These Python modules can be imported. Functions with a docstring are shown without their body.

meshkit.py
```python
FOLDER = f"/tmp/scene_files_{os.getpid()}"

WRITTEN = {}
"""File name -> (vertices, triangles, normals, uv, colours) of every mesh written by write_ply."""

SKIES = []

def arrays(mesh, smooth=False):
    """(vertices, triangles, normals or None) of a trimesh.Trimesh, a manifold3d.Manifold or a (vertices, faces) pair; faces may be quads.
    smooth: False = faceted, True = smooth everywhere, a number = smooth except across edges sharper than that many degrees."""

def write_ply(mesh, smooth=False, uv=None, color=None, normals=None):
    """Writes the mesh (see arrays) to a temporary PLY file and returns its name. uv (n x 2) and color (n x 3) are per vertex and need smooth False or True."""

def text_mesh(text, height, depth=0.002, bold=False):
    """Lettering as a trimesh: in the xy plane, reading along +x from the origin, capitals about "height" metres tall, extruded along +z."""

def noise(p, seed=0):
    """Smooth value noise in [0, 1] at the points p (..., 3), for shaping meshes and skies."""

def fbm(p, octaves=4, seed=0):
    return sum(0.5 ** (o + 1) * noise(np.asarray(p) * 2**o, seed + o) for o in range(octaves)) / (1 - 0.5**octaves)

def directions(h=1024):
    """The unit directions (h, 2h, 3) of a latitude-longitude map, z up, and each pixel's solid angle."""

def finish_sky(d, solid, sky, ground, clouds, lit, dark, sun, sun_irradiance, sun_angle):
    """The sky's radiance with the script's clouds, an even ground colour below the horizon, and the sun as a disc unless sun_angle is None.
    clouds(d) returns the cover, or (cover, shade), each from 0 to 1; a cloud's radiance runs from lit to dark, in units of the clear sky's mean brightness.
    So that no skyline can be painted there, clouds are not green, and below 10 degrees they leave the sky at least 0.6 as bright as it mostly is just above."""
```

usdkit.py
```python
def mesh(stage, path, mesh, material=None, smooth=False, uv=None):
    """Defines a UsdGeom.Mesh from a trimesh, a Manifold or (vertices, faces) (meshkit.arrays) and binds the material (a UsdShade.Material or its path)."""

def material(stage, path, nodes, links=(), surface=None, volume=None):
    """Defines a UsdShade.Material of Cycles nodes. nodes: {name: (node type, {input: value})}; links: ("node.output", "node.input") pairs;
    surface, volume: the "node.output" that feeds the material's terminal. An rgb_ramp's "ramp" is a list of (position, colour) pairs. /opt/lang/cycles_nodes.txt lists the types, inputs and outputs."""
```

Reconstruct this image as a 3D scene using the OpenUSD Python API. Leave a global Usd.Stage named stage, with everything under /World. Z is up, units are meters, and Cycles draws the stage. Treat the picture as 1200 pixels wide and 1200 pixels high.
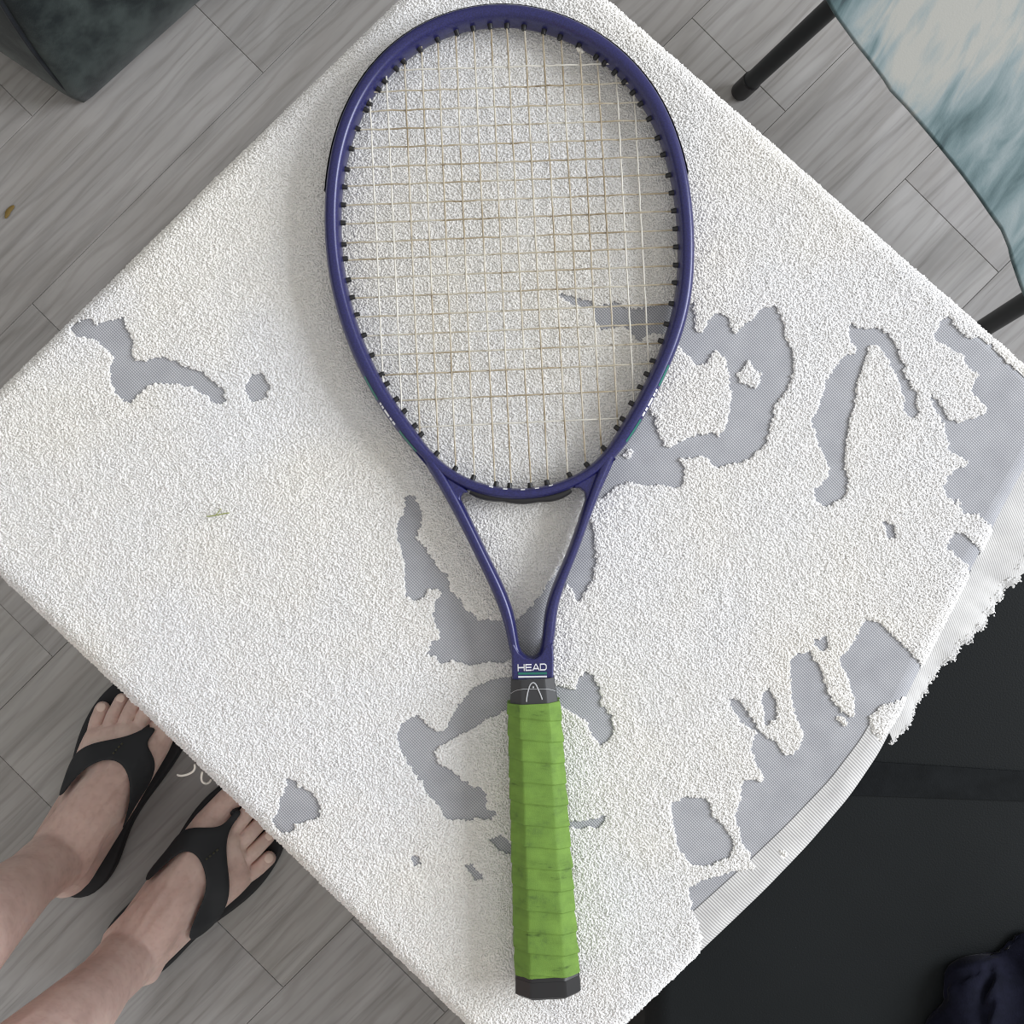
import math
import numpy as np
import trimesh, shapely, shapely.affinity, manifold3d
from shapely.geometry import Polygon, Point, MultiPolygon
from shapely.ops import unary_union
from scipy import interpolate, ndimage
from pxr import Usd, UsdGeom, UsdLux, UsdShade, Gf, Sdf, Vt
import usdkit, meshkit

rng = np.random.default_rng(7)
stage = Usd.Stage.CreateInMemory()
UsdGeom.SetStageUpAxis(stage, UsdGeom.Tokens.z)
UsdGeom.SetStageMetersPerUnit(stage, 1.0)
UsdGeom.Xform.Define(stage, '/World')
UsdGeom.Scope.Define(stage, '/World/Looks')

# ------------------------------------------------------------------ camera
CAM_Z, FPX = 1.23, 1195.0            # height of the lens above the floor, focal length in pixels of 1200
cam = UsdGeom.Camera.Define(stage, '/World/camera')
cam.AddTranslateOp().Set(Gf.Vec3d(0, 0, CAM_Z))
cam.CreateHorizontalApertureAttr(36.0)
cam.CreateVerticalApertureAttr(36.0)
cam.CreateFocalLengthAttr(36.0 * FPX / 1200.0)
cam.CreateClippingRangeAttr(Gf.Vec2f(0.02, 100))
cam.CreateExposureAttr(0.0)

# ------------------------------------------------------------------ light: pale room light all round, a big window up and to the right
dome = UsdLux.DomeLight.Define(stage, '/World/room_light')
dome.CreateIntensityAttr(0.215)
dome.CreateColorAttr(Gf.Vec3f(1.0, 0.98, 0.935))


def window_light(name, pos, target, w, h, power, color):
    l = UsdLux.RectLight.Define(stage, '/World/' + name)
    l.CreateWidthAttr(w); l.CreateHeightAttr(h)
    l.CreateIntensityAttr(power); l.CreateColorAttr(Gf.Vec3f(*color))
    m = Gf.Matrix4d().SetLookAt(Gf.Vec3d(*pos), Gf.Vec3d(*target), Gf.Vec3d(0, 0, 1)).GetInverse()
    l.AddTransformOp().Set(m)


window_light('window_light', (2.95, 0.48, 2.05), (0.0, 0.0, 0.45), 1.6, 1.4, 18.0, (0.945, 0.98, 1.03))

# ------------------------------------------------------------------ helpers
counts = {}


def numbered(parent, name):
    k = parent + '/' + name
    n = counts.get(k, 0)
    counts[k] = n + 1
    return k if n == 0 else f'{k}_{n:03d}'


def tag(prim, label=None, cat=None, group=None, kind=None):
    for k, v in (('label', label), ('category', cat), ('group', group), ('kind', kind)):
        if v:
            prim.SetCustomDataByKey(k, v)
    return prim


def thing(name, label, cat, group=None):
    x = UsdGeom.Xform.Define(stage, numbered('/World', name))
    return tag(x.GetPrim(), label, cat, group)


def obj(name, mesh, mat, parent=None, smooth=35, label=None, kind=None):
    path = numbered(str(parent.GetPath()) if parent else '/World', name)
    m = usdkit.mesh(stage, path, mesh, mat, smooth=smooth)
    return tag(m.GetPrim(), label, kind=kind)


def P(px, py, z=0.0):
    """World point that stands at height z and is seen at a pixel of the photograph."""
    s = (CAM_Z - z) / FPX
    return np.array([(px - 600.0) * s, (600.0 - py) * s, z])


def PP(pts, z):
    pts = np.asarray(pts, float)
    z = np.broadcast_to(np.asarray(z, float), (len(pts),))
    s = (CAM_Z - z) / FPX
    return np.stack([(pts[:, 0] - 600) * s, (600 - pts[:, 1]) * s, z], 1)


def crop(ox, oy, sc, pts):
    pts = np.asarray(pts, float)
    return pts / sc + np.array([ox, oy])


def spline(pts, n, closed=False, s=0.0):
    pts = np.asarray(pts, float)
    if closed:
        pts = np.vstack([pts, pts[:1]])
    tck, u = interpolate.splprep(pts.T, s=s, per=closed, k=min(3, len(pts) - 1))
    t = np.linspace(0, 1, n, endpoint=not closed)
    out = np.stack(interpolate.splev(t, tck), 1)
    # even spacing along the arc
    q = np.vstack([out, out[:1]]) if closed else out
    d = np.concatenate([[0], np.cumsum(np.linalg.norm(np.diff(q, axis=0), axis=1))])
    tt = np.linspace(0, d[-1], n, endpoint=not closed)
    return np.stack([np.interp(tt, d, q[:, k]) for k in range(q.shape[1])], 1)


def path_frames(path, closed):
    t = (np.roll(path, -1, 0) - np.roll(path, 1, 0)) if closed else np.gradient(path, axis=0)
    t = t / np.linalg.norm(t, axis=1, keepdims=True)
    side = np.cross(t, [0, 0, 1.0])
    side /= np.maximum(np.linalg.norm(side, axis=1, keepdims=True), 1e-9)
    up = np.cross(side, t)
    return t, side, up


def section(phi, e):
    c, s = np.cos(phi), np.sin(phi)
    return np.sign(c) * np.abs(c) ** (2 / e), np.sign(s) * np.abs(s) ** (2 / e)


def grid_faces(n, k, closed_n, closed_k):
    f = []
    for i in range(n if closed_n else n - 1):
        j = (i + 1) % n
        for a in range(k if closed_k else k - 1):
            b = (a + 1) % k
            f.append((i * k + a, j * k + a, j * k + b, i * k + b))
    return np.array(f)


def sweep(path, a, b, e=2.6, k=20, closed=False, grow=0.0, phis=None, idx=None):
    """Superellipse section (half width a to the side, half height b up) along a path; phis and idx pick out a patch of its surface."""
    _, side, up = path_frames(path, closed)
    n = len(path)
    a = np.broadcast_to(np.asarray(a, float), (n,)); b = np.broadcast_to(np.asarray(b, float), (n,))
    full = phis is None
    ph = np.linspace(0, 2 * np.pi, k, endpoint=False) if full else np.asarray(phis)
    cx, cy = section(ph, e)
    v = path[:, None] + side[:, None] * ((a + grow)[:, None] * cx)[..., None] + up[:, None] * ((b + grow)[:, None] * cy)[..., None]
    if idx is not None:
        v = v[idx]
    m = v.shape[0]
    kk = len(ph)
    f = grid_faces(m, kk, closed and idx is None, full)
    v = v.reshape(-1, 3)
    f = np.vstack([f[:, [0, 1, 2]], f[:, [0, 2, 3]]])
    if full and not closed:
        for ring, flip in ((0, 1), (m - 1, 0)):
            c = len(v)
            v = np.vstack([v, v[ring * kk:(ring + 1) * kk].mean(0)])
            i = np.arange(kk)
            tri = np.stack([np.full(kk, c), ring * kk + i, ring * kk + (i + 1) % kk], 1)
            f = np.vstack([f, tri[:, ::-1] if flip else tri])
    mesh = trimesh.Trimesh(v, f, process=False)
    if full:
        mesh.fix_normals()
    return mesh


def tube(path, r, k=8, closed=False):
    path = np.asarray(path, float)
    t = (np.roll(path, -1, 0) - np.roll(path, 1, 0)) if closed else np.gradient(path, axis=0)
    t /= np.linalg.norm(t, axis=1, keepdims=True)
    ref = np.array([0, 0, 1.0]) if abs(t[:, 2]).mean() < 0.8 else np.array([1.0, 0, 0])
    u = np.cross(t, ref); u /= np.linalg.norm(u, axis=1, keepdims=True)
    w = np.cross(u, t)
    ph = np.linspace(0, 2 * np.pi, k, endpoint=False)
    r = np.broadcast_to(np.asarray(r, float), (len(path),))
    v = (path[:, None] + r[:, None, None] * (u[:, None] * np.cos(ph)[:, None] + w[:, None] * np.sin(ph)[:, None])).reshape(-1, 3)
    f = grid_faces(len(path), k, closed, True)
    f = np.vstack([f[:, [0, 1, 2]], f[:, [0, 2, 3]]])
    if not closed:
        i = np.arange(k)
        for ring in (0, len(path) - 1):
            v = np.vstack([v, path[ring]])
            f = np.vstack([f, np.stack([np.full(k, len(v) - 1), ring * k + i, ring * k + (i + 1) % k], 1)])
    m = trimesh.Trimesh(v, f, process=False)
    m.fix_normals()
    return m


def polys(g):
    return [p for p in (g.geoms if hasattr(g, 'geoms') else [g]) if p.geom_type == 'Polygon' and p.area > 1e-9]


def flat(g, z):
    ms = []
    for p in polys(g):
        v, f = trimesh.creation.triangulate_polygon(p, engine='earcut')
        ms.append(trimesh.Trimesh(np.column_stack([v, np.full(len(v), z)]), f, process=False))
    return trimesh.util.concatenate(ms)


def rounded_slab(poly, z0, z1, r, steps=4, bottom=True):
    """A plan polygon with rounded edges top and bottom, inset by offsetting."""
    prof = [(r * (1 - math.sin(t)), z1 - r * (1 - math.cos(t))) for t in np.linspace(0, math.pi / 2, steps + 1)]
    prof = prof + [(i, z0 + z1 - z) for i, z in prof[::-1]] if bottom else prof + [(0, z0)]
    ring = np.array(poly.exterior.coords)[:-1]
    if shapely.geometry.LinearRing(ring).is_ccw is False:
        ring = ring[::-1]
    d = np.roll(ring, -1, 0) - np.roll(ring, 1, 0)
    nrm = np.stack([d[:, 1], -d[:, 0]], 1); nrm /= np.linalg.norm(nrm, axis=1, keepdims=True)
    rows = [np.column_stack([ring - nrm * i, np.full(len(ring), z)]) for i, z in prof]
    v = np.vstack(rows); k = len(ring)
    f = grid_faces(len(rows), k, False, True)
    f = np.vstack([f[:, [0, 1, 2]], f[:, [0, 2, 3]]])
    parts = [trimesh.Trimesh(v, f, process=False)]
    top = Polygon(rows[0][:, :2]); bot = Polygon(rows[-1][:, :2])
    for pl, z in ((top, z1), (bot, z0)):
        vv, ff = trimesh.creation.triangulate_polygon(pl if pl.is_valid else pl.buffer(0), engine='earcut')
        parts.append(trimesh.Trimesh(np.column_stack([vv, np.full(len(vv), z)]), ff if z == z1 else ff[:, ::-1], process=False))
    m = trimesh.util.concatenate(parts)
    m.merge_vertices()
    m.fix_normals()
    return m


def box(c, size, rz=0.0, bevel=0.0):
    if bevel:
        x, y, z = np.array(size) / 2 - bevel
        s = [trimesh.creation.icosphere(1, bevel).apply_translation((i * x, j * y, k * z)) for i in (-1, 1) for j in (-1, 1) for k in (-1, 1)]
        m = trimesh.convex.convex_hull(np.vstack([q.vertices for q in s]))
    else:
        m = trimesh.creation.box(size)
    m.apply_transform(trimesh.transformations.rotation_matrix(rz, [0, 0, 1]))
    m.apply_translation(c)
    return m


L = '/World/Looks/'


def mat(name, nodes, links=(), surface='p.BSDF'):
    return usdkit.material(stage, L + name, nodes, links, surface=surface)


def plain(name, color, rough=0.5, **kw):
    return mat(name, {'p': ('principled_bsdf', dict(base_color=color, roughness=rough, **kw))})


def srgb(r, g, b):
    c = np.array([r, g, b]) / 255.0
    return tuple(np.where(c <= 0.04045, c / 12.92, ((c + 0.055) / 1.055) ** 2.4))


# ------------------------------------------------------------------ materials
def wood(name, tint, shift):
    th = math.radians(45)
    return mat(name, {
        'g': ('texture_coordinate', {}),
        'rot': ('mapping', dict(mapping_type='point', rotation=(0, 0, -th), location=(shift, shift * 0.37, 0))),
        'm1': ('mapping', dict(mapping_type='point', scale=(2.3, 30.0, 1))),
        'm2': ('mapping', dict(mapping_type='point', scale=(8.0, 190.0, 1))),
        'm3': ('mapping', dict(mapping_type='point', scale=(2.4, 11.0, 1))),
        'n1': ('noise_texture', dict(scale=1.0, detail=5.0, roughness=0.6, distortion=1.4)),
        'n2': ('noise_texture', dict(scale=1.0, detail=3.0, roughness=0.6)),
        'n3': ('noise_texture', dict(scale=1.0, detail=3.0, distortion=2.2)),
        'w': ('wave_texture', dict(wave_type='bands', bands_direction='y', scale=1.7, distortion=9.0, detail=2.0, detail_scale=1.0)),
        'c1': ('rgb_ramp', dict(ramp=[(0.30, tuple(np.array(tint) * 0.80)), (0.5, tint), (0.72, tuple(np.array(tint) * 1.13))])),
        'c2': ('rgb_ramp', dict(ramp=[(0.28, (0.74, 0.73, 0.72)), (0.42, (1, 1, 1)), (0.7, (1.04, 1.04, 1.04))])),
        'c3': ('rgb_ramp', dict(ramp=[(0.3, (0.86, 0.85, 0.84)), (0.6, (1.05, 1.05, 1.06))])),
        'c4': ('rgb_ramp', dict(ramp=[(0.0, (0.84, 0.83, 0.82)), (0.25, (1, 1, 1)), (1.0, (1.02, 1.02, 1.02))])),
        'x1': ('mix_color', dict(blend_type='multiply', fac=0.8)),
        'x2': ('mix_color', dict(blend_type='multiply', fac=1.0)),
        'x3': ('mix_color', dict(blend_type='multiply', fac=0.8)),
        'b': ('bump', dict(strength=0.25, distance=0.0006)),
        'p': ('principled_bsdf', dict(roughness=0.5, specular_ior_level=0.4)),
    }, [('g.object', 'rot.vector'), ('rot.vector', 'm1.vector'), ('rot.vector', 'm2.vector'), ('rot.vector', 'm3.vector'),
        ('m1.vector', 'n1.vector'), ('m2.vector', 'n2.vector'), ('m3.vector', 'n3.vector'), ('m3.vector', 'w.vector'),
        ('n1.fac', 'c1.fac'), ('n2.fac', 'c2.fac'), ('n3.fac', 'c3.fac'), ('w.fac', 'c4.fac'),
        ('c1.color', 'x1.a'), ('c2.color', 'x1.b'), ('x1.result', 'x2.a'), ('c3.color', 'x2.b'),
        ('x2.result', 'x3.a'), ('c4.color', 'x3.b'),
        ('x3.result', 'p.base_color'), ('n2.fac', 'b.height'), ('b.normal', 'p.normal')])


WOODS = [wood(f'grey_oak_{k}', t, s) for k, (t, s) in enumerate([((0.341, 0.329, 0.32), 0.0), ((0.358, 0.348, 0.338), 3.1), ((0.324, 0.314, 0.306), 7.7), ((0.348, 0.34, 0.338), 12.3)])]
M_GAP = plain('plank_gap', (0.17, 0.16, 0.15), 0.8)


def weave(name, c_lo, c_hi, period, th=45.0, both=True):
    k = 1.0 / period / 2 * (math.pi * 2 / 20) * 2      # wave_texture runs 20 radians per unit at scale 1
    nodes = {
        'g': ('texture_coordinate', {}),
        'rot': ('mapping', dict(mapping_type='point', rotation=(0, 0, math.radians(-th)))),
        'w1': ('wave_texture', dict(wave_type='bands', bands_direction='x', scale=k, distortion=0.35, detail=1.0, detail_scale=60.0)),
        'w2': ('wave_texture', dict(wave_type='bands', bands_direction='y', scale=k * 0.9, distortion=0.35, detail=1.0, detail_scale=60.0)),
        'n': ('noise_texture', dict(scale=55.0, detail=3.0)),
        'mx': ('mix', dict(mix_type='multiply' if both else 'mix', fac=0.75 if both else 0.0)),
        'r': ('rgb_ramp', dict(ramp=[(0.0, c_lo), (0.75, c_hi)])),
        'nr': ('rgb_ramp', dict(ramp=[(0.3, (0.90, 0.90, 0.91)), (0.7, (1.06, 1.06, 1.06))])),
        'x': ('mix_color', dict(blend_type='multiply', fac=1.0)),
        'b': ('bump', dict(strength=0.5, distance=0.0005)),
        'p': ('principled_bsdf', dict(roughness=0.9, specular_ior_level=0.15)),
    }
    return mat(name, nodes, [('g.object', 'rot.vector'), ('rot.vector', 'w1.vector'), ('rot.vector', 'w2.vector'), ('w1.color', 'mx.color1'), ('w2.color', 'mx.color2'),
                             ('mx.color', 'r.fac'), ('n.fac', 'nr.fac'), ('g.object', 'n.vector'), ('r.color', 'x.a'), ('nr.color', 'x.b'),
                             ('x.result', 'p.base_color'), ('mx.color', 'b.height'), ('b.normal', 'p.normal')])


M_BACK = weave('bare_knit_backing', (0.27, 0.28, 0.31), (0.56, 0.565, 0.59), 0.0015)
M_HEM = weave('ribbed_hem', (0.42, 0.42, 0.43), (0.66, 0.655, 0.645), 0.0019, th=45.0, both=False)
M_GROUND = plain('pile_ground', (0.88, 0.875, 0.865), 0.95, specular_ior_level=0.1)
M_PILE = mat('terry_loop', {
    'o': ('object_info', {}),
    'g': ('geometry', {}),
    'n': ('noise_texture', dict(scale=9.0, detail=2.0)),
    'r': ('rgb_ramp', dict(ramp=[(0.35, (0.86, 0.86, 0.87)), (0.65, (0.87, 0.855, 0.825))])),
    'q': ('rgb_ramp', dict(ramp=[(0.0, (0.95, 0.95, 0.95)), (1.0, (1.03, 1.03, 1.03))])),
    'x': ('mix_color', dict(blend_type='multiply', fac=1.0)),
    'p': ('principled_bsdf', dict(roughness=0.85, specular_ior_level=0.2, sheen_weight=0.15)),
}, [('g.position', 'n.vector'), ('n.fac', 'r.fac'), ('o.random', 'q.fac'), ('r.color', 'x.a'), ('q.color', 'x.b'), ('x.result', 'p.base_color')])
M_THREAD = plain('loose_thread', (0.82, 0.80, 0.75), 0.8)
M_TABLE = plain('table_board', (0.45, 0.43, 0.40), 0.6)

M_BLUE = mat('blue_lacquer', {
    'g': ('geometry', {}),
    'v': ('noise_texture', dict(scale=900.0, detail=1.0)),
    'r': ('rgb_ramp', dict(ramp=[(0.4, (0.010, 0.0105, 0.080)), (0.62, (0.017, 0.018, 0.122))])),
    'p': ('principled_bsdf', dict(roughness=0.36, metallic=0.15, coat_weight=0.32, coat_roughness=0.26, specular_ior_level=0.5)),
}, [('g.position', 'v.vector'), ('v.fac', 'r.fac'), ('r.color', 'p.base_color')])
M_BLACKP = plain('black_plastic', (0.012, 0.012, 0.014), 0.42)
M_COLLAR = plain('black_collar', (0.030, 0.031, 0.034), 0.5)
M_GREENP = plain('green_stripe', (0.015, 0.16, 0.12), 0.35)
M_WHITEP = plain('white_print', (0.75, 0.76, 0.80), 0.4)
M_SILVER = plain('silver_print', (0.42, 0.43, 0.45), 0.4)
M_STRING = mat('gut_string', {
    'g': ('geometry', {}),
    'n': ('noise_texture', dict(scale=30.0, detail=2.0)),
    'n2': ('noise_texture', dict(scale=260.0, detail=1.0)),
    'r': ('rgb_ramp', dict(ramp=[(0.35, (0.58, 0.55, 0.47)), (0.55, (0.42, 0.36, 0.26)), (0.72, (0.26, 0.205, 0.125))])),
    's': ('rgb_ramp', dict(ramp=[(0.30, (0.55, 0.5, 0.45)), (0.40, (1, 1, 1))])),
    'x': ('mix_color', dict(blend_type='multiply', fac=0.7)),
    'p': ('principled_bsdf', dict(roughness=0.35)),
}, [('g.position', 'n.vector'), ('g.position', 'n2.vector'), ('n.fac', 'r.fac'), ('n2.fac', 's.fac'), ('r.color', 'x.a'), ('s.color', 'x.b'), ('x.result', 'p.base_color')])
M_STRING2 = plain('clean_string', (0.64, 0.62, 0.56), 0.35)
M_GRIP = mat('green_overgrip', {
    'g': ('texture_coordinate', {}),
    'n': ('noise_texture', dict(scale=70.0, detail=4.0, roughness=0.65)),
    'm': ('mapping', dict(mapping_type='point', scale=(40.0, 160.0, 40.0), rotation=(0, 0, 0.16))),
    'n2': ('noise_texture', dict(scale=1.0, detail=3.0, roughness=0.7)),
    'f': ('noise_texture', dict(scale=1500.0, detail=2.0)),
    'r': ('rgb_ramp', dict(ramp=[(0.25, (0.085, 0.15, 0.036)), (0.40, (0.135, 0.245, 0.044)), (0.7, (0.172, 0.305, 0.054))])),
    's': ('rgb_ramp', dict(ramp=[(0.27, (0.30, 0.32, 0.30)), (0.36, (0.86, 0.86, 0.86)), (0.55, (1, 1, 1))])),
    'x': ('mix_color', dict(blend_type='multiply', fac=0.85)),
    'b': ('bump', dict(strength=0.35, distance=0.0005)),
    'p': ('principled_bsdf', dict(roughness=0.72, specular_ior_level=0.3)),
}, [('g.object', 'n.vector'), ('g.object', 'm.vector'), ('m.vector', 'n2.vector'), ('g.object', 'f.vector'), ('n.fac', 'r.fac'), ('n2.fac', 's.fac'),
    ('r.color', 'x.a'), ('s.color', 'x.b'), ('x.result', 'p.base_color'), ('f.fac', 'b.height'), ('b.normal', 'p.normal')])
M_SKIN = mat('skin', {
    'g': ('geometry', {}),
    'n': ('noise_texture', dict(scale=22.0, detail=4.0, roughness=0.6)),
    'n2': ('noise_texture', dict(scale=160.0, detail=2.0)),
    'r': ('rgb_ramp', dict(ramp=[(0.30, (0.58, 0.40, 0.35)), (0.5, (0.70, 0.50, 0.445)), (0.72, (0.79, 0.60, 0.53))])),
    's': ('rgb_ramp', dict(ramp=[(0.30, (0.9, 0.86, 0.85)), (0.5, (1, 1, 1))])),
    'x': ('mix_color', dict(blend_type='multiply', fac=0.7)),
    'b': ('bump', dict(strength=0.2, distance=0.001)),
    'p': ('principled_bsdf', dict(roughness=0.5, subsurface_weight=0.12, subsurface_scale=0.006, specular_ior_level=0.4)),
}, [('g.position', 'n.vector'), ('g.position', 'n2.vector'), ('n.fac', 'r.fac'), ('n2.fac', 's.fac'), ('r.color', 'x.a'), ('s.color', 'x.b'),
    ('x.result', 'p.base_color'), ('n2.fac', 'b.height'), ('b.normal', 'p.normal')])
M_NAIL = plain('toenail', (0.80, 0.62, 0.54), 0.3)
M_SOLE = plain('black_foam', (0.012, 0.0125, 0.016), 0.75)
M_STRAP = mat('black_strap', {
    'g': ('geometry', {}), 'n': ('noise_texture', dict(scale=1400.0, detail=1.0)),
    'b': ('bump', dict(strength=0.3, distance=0.0004)),
    'p': ('principled_bsdf', dict(base_color=(0.016, 0.018, 0.022), roughness=0.7)),
}, [('g.position', 'n.vector'), ('n.fac', 'b.height'), ('b.normal', 'p.normal')])
M_LOGO = plain('olive_print', (0.06, 0.058, 0.035), 0.6)


def velvet(name, lo, hi, scale, rough=0.85, sheen=0.25):
    return mat(name, {
        'g': ('geometry', {}), 'n': ('noise_texture', dict(scale=scale, detail=5.0, roughness=0.6)),
        'f': ('noise_texture', dict(scale=700.0, detail=2.0)),
        'r': ('rgb_ramp', dict(ramp=[(0.38, lo), (0.62, hi)])),
        'b': ('bump', dict(strength=0.3, distance=0.0008)),
        'p': ('principled_bsdf', dict(roughness=rough, sheen_weight=sheen, sheen_roughness=0.4, specular_ior_level=0.14)),
    }, [('g.position', 'n.vector'), ('g.position', 'f.vector'), ('n.fac', 'r.fac'), ('r.color', 'p.base_color'), ('f.fac', 'b.height'), ('b.normal', 'p.normal')])


M_SOFA = velvet('dark_green_velvet', (0.011, 0.0165, 0.018), (0.046, 0.060, 0.058), 22.0)
M_PIPING = velvet('dark_piping', (0.010, 0.012, 0.016), (0.02, 0.024, 0.03), 20.0)
M_BSEAT = velvet('black_upholstery', (0.0070, 0.0086, 0.0096), (0.0088, 0.0106, 0.0118), 6.0, 0.6, 0.0)
M_BAND = velvet('black_webbing', (0.0055, 0.0065, 0.0075), (0.009, 0.0105, 0.012), 40.0, 0.85, 0.0)
M_NAVY = velvet('navy_knit', (0.0035, 0.0042, 0.011), (0.0075, 0.0082, 0.020), 60.0, 0.9, 0.05)
M_METAL = plain('black_tube', (0.010, 0.013, 0.016), 0.45)
M_SPECK = plain('dry_leaf', (0.20, 0.13, 0.03), 0.6)

# ------------------------------------------------------------------ floor: grey oak planks laid on the diagonal
floor = UsdGeom.Xform.Define(stage, '/World/floor').GetPrim()
tag(floor, 'floor of pale grey oak planks laid diagonally under the table', kind='structure')
ex = np.array([1, 1]) / math.sqrt(2)            # along the planks (up and to the right)
en = np.array([1, -1]) / math.sqrt(2)           # across them (down and to the right)
PXF = CAM_Z / FPX
ROW = 155.0 * PXF
centre_n = (600 + 600) / math.sqrt(2)
n0 = (278 - centre_n) * PXF                     # one long seam seen at the upper left
obj('underlay', box((0, 0, -0.007), (4.6, 4.6, 0.008), math.radians(45)), M_GAP, floor)
wall = obj('wall_left', box((-1.66, 1.66, 1.2), (4.6, 0.06, 2.45), math.radians(45)), plain('wall_paint', (0.28, 0.275, 0.27), 0.9), None)
tag(wall, 'plain pale wall behind the sofa', kind='structure')


def plank(s0, s1, a, b, m):
    g, dz = 0.0002, float(rng.uniform(-0.0002, 0.0002))
    c = 0.0005
    lo, hi = np.array([s0 + g, a + g]), np.array([s1 - g, b - g])
    v = []
    for inset, z in ((0, -0.003), (0, -c), (c, 0)):
        for i, j in ((0, 0), (1, 0), (1, 1), (0, 1)):
            s = (lo[0] + inset, hi[0] - inset)[i]; n = (lo[1] + inset, hi[1] - inset)[j]
            v.append([*(ex * s + en * n), z + (dz if z > -0.002 else 0)])
    v = np.array(v)
    f = [(4, 5, 6), (4, 6, 7)]
    f = [(8, 9, 10), (8, 10, 11)]
    for r in (0, 4):
        for i in range(4):
            j = (i + 1) % 4
            f += [(r + i, r + j, r + 4 + j), (r + i, r + 4 + j, r + 4 + i)]
    t = trimesh.Trimesh(v, np.array(f), process=False)
    if t.face_normals[0][2] < 0:
        t.invert()
    obj('plank', t, m, floor, smooth=False)


def along(px, py):
    return ((px - 600) - (py - 600)) / math.sqrt(2) * PXF


joint = {0: along(276, 53), -1: along(-60, 560), 1: along(51, 369), 2: along(800, 12), 3: along(-150, 620), 4: along(1184, 332), 5: along(485, 1150), -2: along(240, -150)}
# a joint along the row, for the rows where the photograph shows one
joint.update({2: along(803, 13), 1: along(30, 738)})
for r in range(-16, 20):
    a = n0 + (r - 1) * ROW
    b = a + ROW
    mid = (a + b) / 2
    half = 2.28
    if abs(mid) > 2.25:
        continue
    known = {0: along(276, 53), 1: along(51, 369), 2: along(30, 738), 3: along(803, 13), 5: along(1183, 332), 6: along(485, 1150)}
    j = known.get(r, along(600, 600) + float(rng.uniform(-0.6, 0.6)))
    ends = sorted([j + k * 1.22 for k in range(-5, 6)])
    for k in range(len(ends) - 1):
        s0, s1 = max(ends[k], -half), min(ends[k + 1], half)
        if s1 - s0 > 0.03:
            plank(s0, s1, a, b, WOODS[int(rng.integers(0, 4))])

# ------------------------------------------------------------------ square table with its worn white cover
TOP = 0.5
Q_px = [(-112, 566), (0, 450), (120, 333), (240, 214), (350, 108), (460, 1), (540, -76), (575, -108), (592, -114), (612, -104), (720, 0), (860, 122), (1000, 245), (1145, 372),
        (1200, 420), (1228, 447), (1240, 470), (1238, 495), (1222, 525), (1196, 570), (1152, 655), (1104, 748), (1072, 812), (1036, 885), (1000, 938), (950, 996), (900, 1048),
        (850, 1096), (740, 1200), (660, 1278), (645, 1290), (630, 1289), (615, 1275), (540, 1200), (430, 1094), (300, 968), (200, 871), (90, 766), (0, 681), (-70, 612), (-112, 575)]
Qw = PP(Q_px, TOP)[:, :2]
Qpoly = Polygon(Qw).buffer(-0.018, quad_segs=10).buffer(0.018, quad_segs=10)


def resample(ring, step):
    ring = np.asarray(ring)
    d = np.concatenate([[0], np.cumsum(np.linalg.norm(np.diff(ring, axis=0), axis=1))])
    n = int(d[-1] / step)
    t = np.linspace(0, d[-1], n, endpoint=False)
    return np.stack([np.interp(t, d, ring[:, k]) for k in (0, 1)], 1)


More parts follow.
